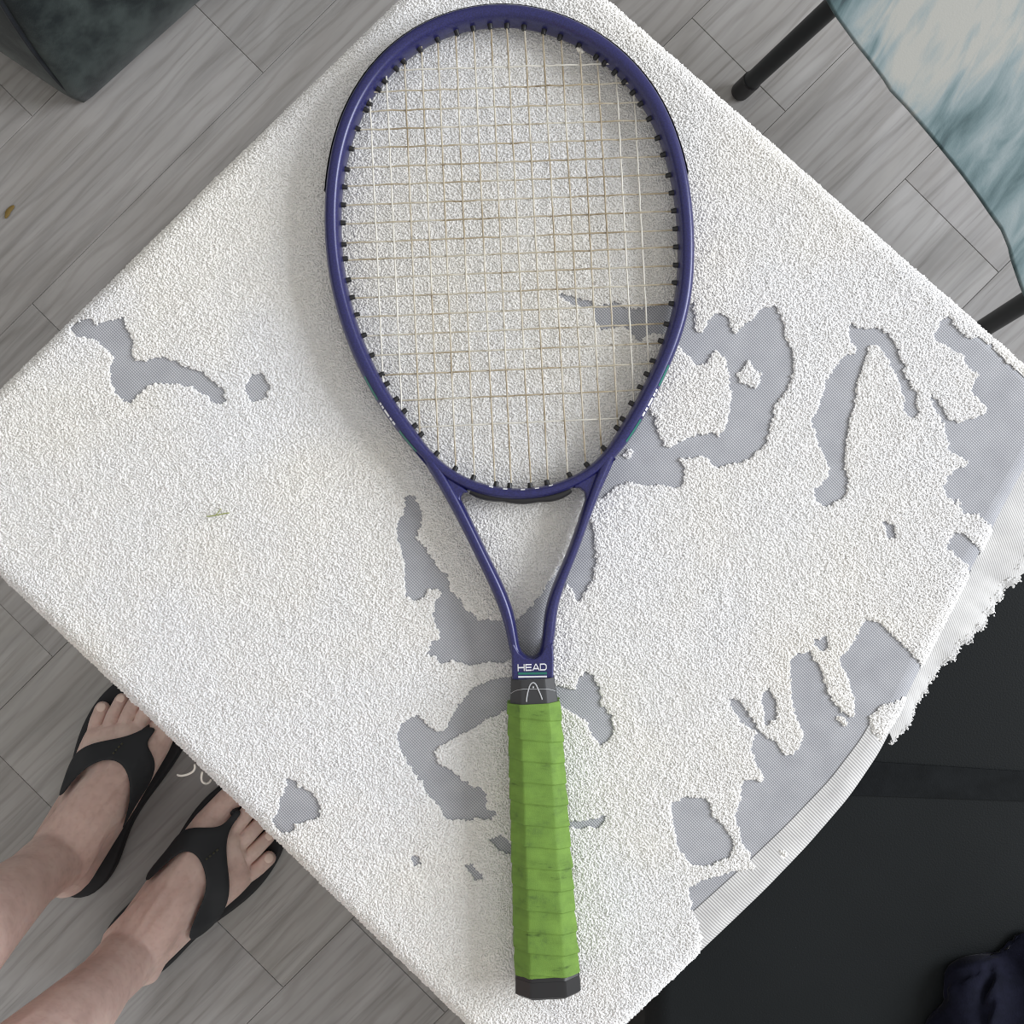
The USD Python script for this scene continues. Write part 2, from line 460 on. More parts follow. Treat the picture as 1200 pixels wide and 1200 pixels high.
ring = resample(Qpoly.exterior.coords, 0.004)
if not shapely.geometry.LinearRing(ring).is_ccw:
    ring = ring[::-1]
for _ in range(6):
    ring = 0.5 * ring + 0.25 * (np.roll(ring, 1, 0) + np.roll(ring, -1, 0))
dd = np.roll(ring, -1, 0) - np.roll(ring, 1, 0)
rn = np.stack([dd[:, 1], -dd[:, 0]], 1)
rn /= np.linalg.norm(rn, axis=1, keepdims=True)
Qpoly = Polygon(ring)
RR = 0.013                                                        # rounding of the cover over the table's edge

# the worn places, as they lie on the cover
Z0 = TOP + 0.002
BARE = [
    crop(80, 360, 4.615, [(0, 110), (20, 90), (70, 70), (110, 60), (140, 100), (210, 75), (290, 65), (320, 130), (340, 190), (335, 270), (370, 300), (430, 290), (520, 275), (610, 315), (700, 350), (770, 395), (830, 450), (840, 500), (800, 520), (740, 475), (680, 430), (600, 410), (480, 405), (420, 425), (380, 460), (340, 500), (310, 510), (260, 470), (230, 400), (220, 340), (250, 260), (200, 220), (150, 170), (90, 150), (30, 150)]),
    crop(80, 360, 4.615, [(955, 440), (1000, 370), (1040, 360), (1085, 430), (1070, 480), (990, 505)]),
    crop(400, 560, 5, [(370, 110), (420, 110), (450, 160), (475, 200), (460, 270), (440, 320), (420, 350), (470, 390), (520, 460), (560, 540), (620, 580), (625, 650), (680, 710), (730, 780), (800, 830), (870, 840), (960, 835), (1000, 900), (1000, 1060), (930, 1080), (860, 1070), (790, 1095), (720, 1085), (640, 1060), (590, 1090), (550, 1040), (500, 1040), (530, 980), (590, 940), (560, 870), (540, 800), (565, 720), (590, 680), (560, 640), (500, 650), (480, 700), (430, 710), (380, 690), (385, 600), (380, 500), (360, 420), (330, 360), (335, 260), (380, 190)]),
    crop(480, 520, 4.286, [(900, 370), (925, 480), (930, 600), (910, 680), (870, 750), (850, 790), (830, 740), (790, 690), (740, 760), (700, 800), (700, 900), (640, 1060), (560, 1060), (545, 960), (530, 900), (590, 850), (640, 790), (690, 720), (760, 620), (850, 500)]),
    crop(600, 280, 4, [(385, 320), (460, 310), (480, 290), (560, 340), (640, 320), (760, 312), (850, 300), (830, 380), (760, 430), (640, 440), (600, 475), (560, 430), (520, 400), (450, 410), (430, 420), (390, 370)]),
    crop(600, 280, 4, [(225, 258), (300, 276), (370, 298), (390, 320), (330, 308), (250, 284)]),
    crop(900, 340, 4, [(385, 165), (440, 185), (520, 180), (570, 220), (610, 290), (635, 350), (640, 400), (690, 480), (700, 520), (690, 560), (650, 520), (630, 440), (600, 370), (550, 290), (500, 240), (470, 260), (450, 330), (420, 420), (400, 540), (365, 700), (352, 800), (372, 900), (350, 970), (280, 1010), (230, 985), (225, 940), (290, 880), (300, 830), (240, 720), (215, 610), (250, 540), (280, 430), (350, 320), (410, 300), (435, 280), (390, 220)]),
    crop(900, 340, 4, [(640, 530), (690, 520), (700, 570), (690, 600), (650, 575)]),
    crop(900, 340, 4, [(550, 1090), (590, 1105), (597, 1150), (570, 1165)]),
    crop(900, 340, 4, [(815, 150), (850, 125), (880, 180), (940, 230), (1010, 225), (1060, 280), (1110, 330), (1165, 375), (1240, 430), (1380, 560), (1300, 760), (1110, 1160), (1050, 1150), (1060, 1110), (1000, 1050), (920, 1040), (900, 1000), (840, 960), (830, 930), (850, 880), (880, 850), (950, 820), (930, 780), (860, 760), (850, 700), (840, 630), (870, 610), (900, 630), (1030, 580), (1040, 550), (960, 470), (1000, 390), (930, 340), (920, 300), (830, 250), (785, 220)]),
    crop(900, 340, 4, [(770, 495), (830, 570), (845, 625), (820, 612), (785, 550)]),
    crop(1040, 540, 7.5, [(600, 640), (660, 650), (750, 720), (900, 860), (760, 1000), (720, 900), (620, 820), (540, 750), (560, 720)]),
    crop(740, 640, 2.608, [(720, 225), (760, 240), (830, 305), (905, 385), (925, 430), (990, 470), (980, 640), (620, 1100), (300, 1400), (215, 1250), (215, 1180), (190, 1110), (180, 1050), (210, 1030), (250, 1020), (310, 1000), (350, 995), (380, 990), (370, 950), (340, 900), (325, 830), (340, 760), (345, 720), (380, 720), (410, 725), (400, 690), (380, 660), (370, 620), (385, 570), (440, 600), (470, 650), (500, 640), (530, 600), (530, 570), (510, 530), (495, 470), (490, 400), (490, 350), (520, 330), (545, 330), (570, 370), (590, 420), (610, 470), (640, 510), (680, 530), (690, 500), (680, 440), (660, 390), (640, 350), (680, 300), (700, 260)]),
    crop(740, 640, 2.608, [(560, 290), (595, 280), (600, 310), (580, 320)]),
    crop(740, 640, 2.608, [(125, 790), (170, 770), (230, 775), (245, 830), (280, 860), (310, 910), (300, 945), (240, 975), (190, 970), (150, 930), (135, 870)]),
    crop(740, 640, 2.608, [(300, 470), (330, 478), (370, 535), (385, 565), (340, 540)]),
    crop(740, 640, 2.608, [(400, 470), (420, 440), (440, 480), (440, 530), (415, 540)]),
    crop(440, 780, 4, [(120, 290), (160, 250), (200, 245), (230, 280), (280, 320), (330, 310), (360, 250), (400, 180), (450, 120), (530, 75), (650, 55), (680, 180), (600, 210), (500, 260), (400, 320), (300, 370), (265, 410), (290, 460), (360, 500), (430, 560), (500, 590), (520, 640), (500, 680), (560, 690), (540, 720), (480, 710), (430, 725), (340, 715), (300, 660), (240, 590), (220, 540), (170, 480), (120, 400), (110, 340)]),
    crop(440, 780, 4, [(820, 90), (890, 110), (940, 120), (960, 60), (990, 40), (1020, 60), (1050, 130), (1050, 190), (1100, 240), (1115, 310), (1060, 370), (1020, 320), (1000, 260), (960, 240), (900, 200), (840, 170)]),
    crop(440, 780, 4, [(540, 820), (580, 800), (640, 850), (650, 880), (590, 870)]),
    crop(440, 780, 4, [(425, 940), (450, 930), (500, 1000), (480, 1010)]),
    crop(440, 780, 4, [(175, 905), (200, 898), (205, 930), (185, 932)]),
    crop(440, 780, 4, [(880, 742), (1000, 730), (1050, 720), (1080, 708), (1040, 765), (1000, 752), (960, 765)]),
    crop(180, 860, 5.4545, [(860, 290), (900, 300), (920, 350), (960, 360), (1010, 400), (1050, 460), (1050, 530), (970, 550), (900, 580), (860, 640), (780, 610), (770, 560), (800, 480), (830, 400)]),
]
BARE = [Polygon(PP(b, Z0)[:, :2]).buffer(0) for b in BARE]
F_out = crop(700, 320, 4, [(380, 150), (450, 200), (455, 270), (490, 290), (540, 210), (575, 190), (610, 215), (640, 290), (700, 240), (790, 165), (830, 160), (865, 220), (880, 310), (918, 390), (910, 460), (890, 540), (830, 610), (810, 700), (790, 790), (720, 860), (640, 890), (560, 905), (520, 870), (500, 850), (430, 860), (380, 870), (410, 920), (400, 980), (370, 1000), (310, 990), (230, 985), (150, 975), (90, 990), (40, 1040), (0, 1060), (-30, 1000), (40, 860), (150, 700), (230, 560), (330, 330)])
F_in = [crop(700, 320, 4, [(330, 330), (385, 340), (430, 385), (480, 425), (520, 400), (555, 345), (600, 390), (628, 480), (632, 600), (620, 700), (572, 772), (530, 748), (460, 765), (400, 790), (350, 825), (305, 810), (285, 760), (265, 690), (240, 640), (200, 560)]),
        crop(700, 320, 4, [(650, 470), (690, 430), (710, 400), (740, 440), (780, 465), (775, 510), (750, 550), (710, 525), (670, 520)]),
        crop(700, 320, 4, [(110, 860), (150, 800), (175, 850), (150, 890)])]
F = Polygon(PP(F_out, Z0)[:, :2]).buffer(0)
for i in F_in:
    F = F.difference(Polygon(PP(i, Z0)[:, :2]).buffer(0))
bare = unary_union(BARE + [F])
for isl in (crop(1040, 540, 7.5, [(1010, 110), (1060, 110), (1170, 180), (1150, 195), (1070, 170)]),
            crop(1040, 540, 7.5, [(640, 450), (700, 450), (800, 520), (880, 510), (960, 600), (980, 670), (930, 680), (860, 580), (760, 560), (680, 500)]),
            crop(1040, 540, 7.5, [(590, 330), (640, 320), (680, 380), (630, 400)]),
            crop(740, 640, 2.608, [(725, 515), (770, 482), (850, 462), (860, 500), (830, 540), (765, 602), (735, 570)]),
            crop(740, 640, 2.608, [(620, 515), (645, 518), (668, 545), (655, 555), (630, 535)]),
            crop(740, 640, 2.608, [(445, 930), (470, 925), (490, 945), (465, 955)]),
            crop(900, 340, 4, [(1110, 515), (1140, 505), (1155, 520), (1130, 532)])):
    bare = bare.difference(Polygon(PP(isl, Z0)[:, :2]).buffer(0))


def ragged(g, amp, step, seed):
    """Frays the outline of the worn places."""
    out = []
    for p in polys(g):
        def rough(coords, k):
            r = resample(coords, step)
            nz = meshkit.fbm(np.column_stack([r * 420, np.full(len(r), seed)]), 3, seed) - 0.5
            nz2 = meshkit.noise(np.column_stack([r * 900, np.full(len(r), seed)]), seed + 5) - 0.5
            d = np.roll(r, -1, 0) - np.roll(r, 1, 0)
            nn = np.stack([d[:, 1], -d[:, 0]], 1); nn /= np.maximum(np.linalg.norm(nn, axis=1, keepdims=True), 1e-9)
            return r + nn * (nz * amp * 2 + nz2 * amp)[:, None]
        e = rough(p.exterior.coords, 0)
        q = Polygon(e).buffer(0)
        for h in p.interiors:
            if Polygon(h).area > 1e-5:
                q = q.difference(Polygon(rough(h.coords, 1)).buffer(0))
        out.append(q)
    return unary_union(out)


bare = ragged(bare.buffer(0.0011), 0.0017, 0.0010, 3)
shapely.prepare(bare)

table = thing('table', 'square table under the worn white terry cover', 'table')
inner = Qpoly.buffer(-0.017)
obj('tabletop', rounded_slab(Polygon(resample(inner.exterior.coords, 0.02)), TOP - 0.045, TOP - 0.0015, 0.010), M_TABLE, table)
for lx, ly in ((-20, 566), (592, -15), (1130, 475), (640, 1180)):
    c = P(lx, ly, TOP)
    obj('leg', box((c[0], c[1], 0.229), (0.035, 0.035, 0.452), math.radians(45), 0.004), M_TABLE, table)

cover = thing('table_cover', 'white terry cloth cover with worn bare grey patches on the table', 'table cover')


def shell(off, lo=0.052):
    """Rows of the cover's rim, from the top inwards to the hem, a little outside the table."""
    rows = []
    for t in np.linspace(0, math.pi / 2, 7):
        rows.append((-RR + (RR + off) * math.sin(t), TOP - RR + (RR + off) * math.cos(t)))
    rows += [(off - 0.0005, TOP - 0.03), (off - 0.003, TOP - lo)]
    return [np.column_stack([ring + rn * i, np.full(len(ring), z)]) for i, z in rows]


def shell_mesh(off, keep):
    rows = shell(off)
    v = np.vstack(rows)
    f = grid_faces(len(rows), len(ring), False, True)
    if keep is not None:
        f = f[keep(v[f].mean(1)[:, :2])]
    f = np.vstack([f[:, [0, 1, 2]], f[:, [0, 2, 3]]])
    m = trimesh.Trimesh(v, f, process=False)
    if m.face_normals[:, 2].sum() < 0:
        m.invert()
    return m, Polygon(rows[0][:, :2]).buffer(0)


rim, top_poly = shell_mesh(0.0, None)
m = trimesh.util.concatenate([rim, flat(top_poly, TOP)])
if (m.face_normals[:, 2] * m.area_faces).sum() < 0:
    m.invert()
# the ribbed hem strip along the lower right side
hem_px = [(752, 1204), (790, 1152), (830, 1108), (880, 1055), (930, 1003), (975, 945), (1010, 890), (1034, 848), (1052, 820)]
hem_in = PP(hem_px, Z0)[:, :2]
obj('backing', m, M_BACK, cover, smooth=40, label='bare grey knit backing showing through the worn patches')
LRa = np.array([[-1e-9, 0]])
not_bare = lambda c: ~shapely.contains_xy(bare, c[:, 0], c[:, 1])
rim2, top2 = shell_mesh(0.0007, not_bare)
obj('pile_base', trimesh.util.concatenate([rim2, flat(top2.difference(bare), TOP + 0.0007)]), M_GROUND, cover, smooth=40)
# hem band: a thin strip that follows the rounding of the edge
k = np.argsort(np.linalg.norm(ring - P(752, 1188, TOP)[:2], axis=1))[0]
k2 = np.argsort(np.linalg.norm(ring - P(1050, 858, TOP)[:2], axis=1))[0]
i0, i1 = min(k, k2), max(k, k2)
sel = np.arange(i0, i1 + 1)
wd = 0.024 - 0.012 * np.clip((np.linspace(0, 1, len(sel)) - 0.1), 0, 1) ** 1.5
if k > k2:
    wd = wd[::-1]
rows = []
for fr in np.linspace(1, 0, 6)[:-1]:
    rows.append(np.column_stack([ring[sel] - rn[sel] * (RR + (wd - RR * 0.6)[:, None] * fr), np.full(len(sel), TOP + 0.0006)]))
for t in np.linspace(0, math.pi / 2, 7):
    rows.append(np.column_stack([ring[sel] + rn[sel] * (-RR + (RR + 0.0006) * math.sin(t)), np.full(len(sel), TOP - RR + (RR + 0.0006) * math.cos(t))]))
rows.append(np.column_stack([ring[sel] - rn[sel] * 0.001, np.full(len(sel), TOP - 0.05)]))
v = np.vstack(rows)
f = grid_faces(len(rows), len(sel), False, False)
m = trimesh.Trimesh(v, np.vstack([f[:, [0, 1, 2]], f[:, [0, 2, 3]]]), process=False)
if m.face_normals[:, 2].sum() < 0:
    m.invert()
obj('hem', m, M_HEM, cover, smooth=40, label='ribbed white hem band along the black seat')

# the loose flap of the skirt by the right corner
rid = PP([(1036, 848), (1048, 822), (1064, 788), (1088, 736), (1136, 645), (1180, 560), (1209, 508)], TOP - 0.016)
out_ = PP([(1046, 874), (1066, 848), (1098, 798), (1140, 750), (1190, 688), (1250, 610), (1300, 545)], TOP - 0.030)
nA = 90
A_, B_ = spline(rid, nA), spline(out_, nA)
jag = (meshkit.fbm(np.column_stack([np.arange(nA) * 0.45, np.zeros(nA), np.zeros(nA)]), 3, 4) - 0.5)
rows = []
for fr in np.linspace(0, 1, 14):
    q = A_ * (1 - fr) + B_ * fr
    q[:, 2] += 0.004 * np.sin(fr * math.pi) + 0.0035 * fr * np.sin(np.arange(nA) * 0.21 + 1.0) - 0.012 * max(0, fr - 0.85) * 4
    q[:, :2] += (B_ - A_)[:, :2] * (jag * 0.22 * fr)[:, None]
    rows.append(q)
v = np.vstack(rows)
f = grid_faces(len(rows), nA, False, False)
fl = trimesh.Trimesh(v, np.vstack([f[:, [0, 1, 2]], f[:, [0, 2, 3]]]), process=False)
if fl.face_normals[:, 2].sum() < 0:
    fl.invert()
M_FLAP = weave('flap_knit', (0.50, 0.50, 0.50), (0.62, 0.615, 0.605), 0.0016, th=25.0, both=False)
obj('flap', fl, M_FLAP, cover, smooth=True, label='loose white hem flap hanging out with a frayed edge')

# terry loops
SU, SV = 0.00112, 0.00130
lim = 0.47
u = np.arange(-lim, lim, SU); w = np.arange(-lim, lim, SV)
U, W = np.meshgrid(u, w, indexing='ij')
pts = np.stack([U.ravel(), W.ravel()], 1) + rng.uniform(-0.0007, 0.0007, (U.size, 2))
pts = pts[:, :1] * ex + pts[:, 1:] * en
cen = ring.mean(0)
pts = pts + cen
Qb = Qpoly.buffer(-0.0003)
ok = shapely.contains_xy(Qb, pts[:, 0], pts[:, 1])
pts = pts[ok]
pts = pts[~shapely.contains_xy(bare, pts[:, 0], pts[:, 1])]
# thinner pile at the border of the worn places
gp = shapely.points(pts)
db = shapely.distance(gp, bare)
de = shapely.distance(gp, Qpoly.exterior)
inset = np.clip((RR - de) / RR, 0, 0.985)
th_ = np.arcsin(inset)                                             # tilt of the surface on the rounding
from scipy.spatial import cKDTree
_, near = cKDTree(ring).query(pts)
out_n = rn[near]
zz = TOP - RR * (1 - np.cos(th_))
pos = np.column_stack([pts, zz + 0.0004])
nv = np.column_stack([out_n * np.sin(th_)[:, None], np.cos(th_)])
# extra rows of loops down the vertical part of the rim
side_pts, side_n = [], []
for zrow in np.arange(TOP - RR, TOP - RR - 0.014, -0.002):
    r2 = resample(np.vstack([ring, ring[:1]]), 0.0019)
    r2 = r2 + rng.uniform(-0.0005, 0.0005, r2.shape)
    _, nr = cKDTree(ring).query(r2)
    keep = ~shapely.contains_xy(bare, r2[:, 0], r2[:, 1])
    side_pts.append(np.column_stack([r2[keep] + rn[nr[keep]] * 0.0, np.full(keep.sum(), zrow) + rng.uniform(-0.0008, 0.0008, keep.sum())]))
    side_n.append(np.column_stack([rn[nr[keep]], np.full(keep.sum(), 0.12)]))
pos = np.vstack([pos] + side_pts)
nv = np.vstack([nv] + side_n)
db = np.concatenate([db, np.full(len(pos) - len(db), 1.0)])
# and along the outer edge of the flap
ft = rng.uniform(0, 1, 900) ** 0.9
fi = np.clip((ft * (nA - 1)).astype(int), 0, nA - 1)
fr_i = rng.choice([10, 11, 12, 13, 13, 13], 900)
fp = np.array([rows[a][b] for a, b in zip(fr_i, fi)]) + rng.uniform(-0.0012, 0.0012, (900, 3))
pos = np.vstack([pos, fp]); nv = np.vstack([nv, np.tile([[0.5, -0.4, 0.75]], (900, 1))]); db = np.concatenate([db, np.full(900, 1.0)])
N = len(pos)
nv = nv + np.column_stack([rng.normal(0, 0.45, N), rng.normal(0, 0.45, N), np.zeros(N)]) + np.array([0.10, -0.10, 0.0])
nv /= np.linalg.norm(nv, axis=1, keepdims=True)
yaw = math.radians(-45) + rng.normal(0, 0.75, N)
# quaternion: z axis to nv, after a turn about z
zc = np.array([0, 0, 1.0])
ax = np.cross(np.tile(zc, (N, 1)), nv); ca = np.clip(nv[:, 2], -1, 1)
sn = np.linalg.norm(ax, axis=1, keepdims=True); ax = ax / np.maximum(sn, 1e-9)
ang = np.arccos(ca)
q1 = np.column_stack([np.cos(ang / 2), ax * np.sin(ang / 2)[:, None]])
q2 = np.column_stack([np.cos(yaw / 2), np.zeros(N), np.zeros(N), np.sin(yaw / 2)])


def qmul(a, b):
    w1, x1, y1, z1 = a.T; w2, x2, y2, z2 = b.T
    return np.column_stack([w1 * w2 - x1 * x2 - y1 * y2 - z1 * z2, w1 * x2 + x1 * w2 + y1 * z2 - z1 * y2, w1 * y2 - x1 * z2 + y1 * w2 + z1 * x2, w1 * z2 + x1 * y2 - y1 * x2 + z1 * w2])


qq = qmul(q1, q2)
big = meshkit.fbm(np.column_stack([pos[:, :2] * 190, np.zeros(N)]), 3, 11)
sc = (0.78 + 0.48 * big) * rng.uniform(0.85, 1.15, N) * np.clip(0.75 + db / 0.006, 0, 1.0)
sc[-900:] *= 0.6
inst = UsdGeom.PointInstancer.Define(stage, str(cover.GetPath()) + '/pile')
tag(inst.GetPrim(), 'white terry loops of the cover', kind='stuff')
protos = []
for i in range(3):
    hh, ww = (0.0011, 0.0014) if i == 0 else ((0.0013, 0.0012) if i == 1 else (0.0010, 0.0016))
    t = np.linspace(-0.25, math.pi + 0.25, 5)
    pth = np.column_stack([np.cos(t) * ww / 2 * 1.1, 0.0005 * np.sin(t * 2 + i), np.sin(t) * hh])
    lm = tube(pth, 0.00056, 4)
    lp = usdkit.mesh(stage, f'{inst.GetPath()}/loop' + (f'_{i:03d}' if i else ''), lm, M_PILE, smooth=True)
    protos.append(lp.GetPath())
inst.CreatePrototypesRel().SetTargets(protos)
inst.CreateProtoIndicesAttr(Vt.IntArray.FromNumpy(rng.integers(0, 3, N).astype(np.int32)))
inst.CreatePositionsAttr(Vt.Vec3fArray.FromNumpy(pos.astype(np.float32)))
inst.CreateScalesAttr(Vt.Vec3fArray.FromNumpy(np.repeat(sc[:, None], 3, 1).astype(np.float32)))
inst.CreateOrientationsAttr(Vt.QuathArray([Gf.Quath(float(a), float(b), float(c), float(d)) for a, b, c, d in qq]))
for pth in ([(228, 896), (227, 903), (221, 907), (213, 909), (208, 908)], [(237, 905), (236, 911), (238, 917), (243, 918), (247, 914)]):
    zs = np.linspace(TOP - 0.012, TOP - 0.03, len(pth))
    obj('loose_thread', tube(spline(PP(pth, zs), 20), 0.0008, 6), M_THREAD, cover, smooth=True, label='loose thread hanging over the edge')

# ------------------------------------------------------------------ dark green sofa corner, top left
sofa = thing('sofa', 'dark green velvet sofa corner on the grey plank floor', 'sofa')
ZS = 0.42
base = [P(100, 137), P(255, 1), P(255, 1) + (P(255, 1) - P(100, 137)) * 2.2]
side = P(0, 70) - P(100, 137)
C0, E1, L1 = P(99, 137)[:2], (P(255, 1) + (P(255, 1) - P(100, 137)) * 2.2)[:2], (P(99, 137) + side * 5.5)[:2]
back = E1 + (L1 - C0)
plan0 = np.array([E1, C0, L1, back])
plan1 = np.array([E1 + [-0.02, 0.02], C0 + [0.016, 0.086], L1 + [0.05, 0.085], back])


def corner_ring(pl, rad, n_side=14):
    g = Polygon(pl).buffer(-rad).buffer(rad, quad_segs=6)
    r = resample(g.exterior.coords, Polygon(pl).length / 240)
    s = np.argmin(np.linalg.norm(r - pl[1], axis=1))
    r = np.roll(r, -s, 0)
    return resample(np.vstack([r, r[:1]]), g.length / 200.001)[:200]


r0, r1 = corner_ring(plan0, 0.012), corner_ring(plan1, 0.03)
cm = r0.mean(0)
rows = []
for tz in np.linspace(0, 1, 12):
    q = r0 * (1 - tz) + r1 * tz
    d = q - cm; d /= np.linalg.norm(d, axis=1, keepdims=True)
    bulge = 0.010 * math.sin(math.pi * tz) - 0.012 * max(0, 0.06 - tz) / 0.06
    rows.append(np.column_stack([q + d * bulge, np.full(len(q), 0.004 + tz * (ZS - 0.03))]))
for t in np.linspace(0.3, math.pi / 2, 5):
    q = r1 - (r1 - r1.mean(0)) * (0.04 * (1 - math.cos(t)) / 0.5)
    rows.append(np.column_stack([q, np.full(len(q), ZS - 0.026 + 0.026 * math.sin(t))]))
v = np.vstack(rows); kq = len(r0)
f = grid_faces(len(rows), kq, False, True); f = np.vstack([f[:, [0, 1, 2]], f[:, [0, 2, 3]]])
v = np.vstack([v, [[*r1.mean(0), ZS + 0.01], [*cm, 0.004]]])
i = np.arange(kq)
f = np.vstack([f, np.stack([np.full(kq, len(v) - 2), (len(rows) - 1) * kq + i, (len(rows) - 1) * kq + (i + 1) % kq], 1), np.stack([np.full(kq, len(v) - 1), (i + 1) % kq, i], 1)])
sm = trimesh.Trimesh(v, f, process=False); sm.fix_normals()
obj('body', sm, M_SOFA, sofa, smooth=50)
seam = np.array([rr[np.argmin(np.linalg.norm(rr[:, :2] - (C0 * (1 - tz) + (plan1[1]) * tz + np.array([-0.006, -0.002])), axis=1))] for rr, tz in zip(rows[:12], np.linspace(0, 1, 12))])
obj('piping', tube(spline(seam, 40, s=1e-4)[4:], 0.0032, 8), M_PIPING, sofa, smooth=True, label='dark seam up the corner')

# ------------------------------------------------------------------ black upholstered seat, lower right
seat = thing('bench', 'black upholstered seat tucked under the lower right table edge', 'bench')
ZB = 0.40
sx0, sx1, sy0, sy1 = 0.11, 0.80, -0.80, -0.005
sp = Polygon([(sx0, sy0), (sx1, sy0), (sx1, sy1), (sx0, sy1)]).buffer(-0.04).buffer(0.04, quad_segs=8)
obj('cushion', rounded_slab(Polygon(resample(sp.exterior.coords, 0.012)), 0.25, ZB, 0.02, 6), M_BSEAT, seat, smooth=50)
obj('base', rounded_slab(Polygon(resample(sp.buffer(-0.02).exterior.coords, 0.012)), 0.06, 0.249, 0.006), M_BSEAT, seat, smooth=50)
for qx in (sx0 + 0.07, sx1 - 0.07):
    for qy in (sy0 + 0.07, sy1 - 0.07):
        obj('leg', trimesh.creation.cylinder(0.018, 0.06, sections=16).apply_translation((qx, qy, 0.03)), M_METAL, seat)
tl, tr, bl, br = P(775, 876, ZB), P(1728, 938, ZB), P(775, 924, ZB), P(1728, 957, ZB)
bn = np.array([tl, tr, br, bl]); e2 = Polygon(bn[:, :2])
obj('webbing_band', rounded_slab(Polygon(resample(e2.exterior.coords, 0.006)), ZB - 0.0005, ZB + 0.0016, 0.0007, 2), M_BAND, seat, label='matt black woven band across the seat')

# navy cloth in the lower right corner
ico = trimesh.creation.icosphere(5, 1.0)
vv = ico.vertices.copy()
fold = meshkit.fbm(vv * 2.1 + 5, 4, 2) - 0.5
ridge = np.abs(np.sin(vv[:, 0] * 3.0 + vv[:, 1] * 5.0 + 4 * fold)) ** 2
rad_ = 1 + 0.22 * fold + 0.09 * ridge
vv = vv * rad_[:, None]
c = P(1262, 1262, ZB)
vv = vv * np.array([0.125, 0.100, 0.040])
vv[:, 2] = np.maximum(vv[:, 2] + 0.006 + 0.006 * np.sin(vv[:, 0] * 90 + vv[:, 1] * 40) * (vv[:, 2] > 0), 0.0)
th0 = math.radians(-35)
R2 = np.array([[math.cos(th0), -math.sin(th0)], [math.sin(th0), math.cos(th0)]])
vv[:, :2] = vv[:, :2] @ R2.T
cl = trimesh.Trimesh(vv + np.array([c[0], c[1], ZB + 0.0005]), ico.faces, process=False)
cloth = obj('cloth', cl, M_NAVY, None, smooth=True)
tag(cloth, 'dark navy knitted cloth bunched up on the black seat', 'cloth')

# ------------------------------------------------------------------ stool with the printed teal top, upper right
stool = thing('stool', 'low stool with teal and cream printed top on black legs', 'stool')
ZT = 0.30
edge = [(955, -20), (968, 0), (978, 18), (1004, 54), (1014, 66), (1035, 94), (1042, 106), (1062, 127), (1085, 154), (1095, 166), (1125, 203), (1145, 230), (1160, 252), (1173, 270), (1181, 290), (1184, 304), (1195, 336), (1202, 352),
        (1225, 395), (1290, 425), (1390, 405), (1480, 330), (1520, 190), (1500, 20), (1420, -110), (1290, -190), (1130, -200), (1010, -150), (955, -70)]
ew = PP(edge, ZT - 0.003)[:, :2]
ep = Polygon(resample(np.vstack([ew, ew[:1]]), 0.006))
M_TOP = mat('teal_print', {
    'g': ('texture_coordinate', {}),
    'r0': ('mapping', dict(mapping_type='point', rotation=(0, 0, math.radians(-58)))),
    'm1': ('mapping', dict(mapping_type='point', scale=(9.0, 42.0, 1.0))),
    'm2': ('mapping', dict(mapping_type='point', scale=(5.0, 13.0, 1.0), location=(0.35, 1.7, 0.0))),
    'n1': ('noise_texture', dict(scale=1.0, detail=5.0, roughness=0.6, distortion=0.7)),
    'n2': ('noise_texture', dict(scale=1.0, detail=4.0, distortion=1.2)),
    # pale crest that runs along the upper part of the print
    'mA': ('mapping', dict(mapping_type='point', location=tuple(-P(1110, 40, ZT) * np.array([1, 1, 0])))),
    'mAr': ('mapping', dict(mapping_type='point', rotation=(0, 0, math.radians(-12)))),
    'mAs': ('mapping', dict(mapping_type='point', scale=(6.2, 13.0, 0.0))),
    'len': ('vector_math', dict(math_type='length')),
    'fall': ('rgb_ramp', dict(ramp=[(0.0, (.74, .74, .74)), (0.45, (0.68,) * 3), (0.95, (0.34,) * 3), (1.0, (0.32,) * 3)])),
    'a1': ('mix', dict(mix_type='linear_light', fac=0.62)),
    'a2': ('mix', dict(mix_type='linear_light', fac=0.62)),
    'c': ('rgb_ramp', dict(ramp=[(0.05, srgb(30, 46, 54)), (0.22, srgb(67, 90, 94)), (0.42, srgb(98, 118, 122)), (0.62, srgb(128, 141, 144)), (0.85, srgb(157, 157, 152))])),
    'f': ('noise_texture', dict(scale=500.0, detail=2.0)),
    'b': ('bump', dict(strength=0.2, distance=0.0006)),
    'p': ('principled_bsdf', dict(roughness=0.7, sheen_weight=0.1)),
}, [('g.object', 'r0.vector'), ('r0.vector', 'm1.vector'), ('r0.vector', 'm2.vector'), ('m1.vector', 'n1.vector'), ('m2.vector', 'n2.vector'),
    ('g.object', 'mA.vector'), ('mA.vector', 'mAr.vector'), ('mAr.vector', 'mAs.vector'), ('mAs.vector', 'len.vector1'), ('len.value', 'fall.fac'),
    ('fall.color', 'a1.color1'), ('n2.fac', 'a1.color2'), ('a1.color', 'a2.color1'), ('n1.fac', 'a2.color2'), ('a2.color', 'c.fac'),
    ('c.color', 'p.base_color'), ('f.fac', 'b.height'), ('b.normal', 'p.normal')])
obj('cushion', rounded_slab(ep, ZT - 0.005, ZT, 0.0022, 3), M_TOP, stool, smooth=40, label='teal and cream brush patterned top')
obj('frame', rounded_slab(Polygon(resample(ep.buffer(-0.05).exterior.coords, 0.01)), ZT - 0.028, ZT - 0.0055, 0.004, 2), M_METAL, stool)
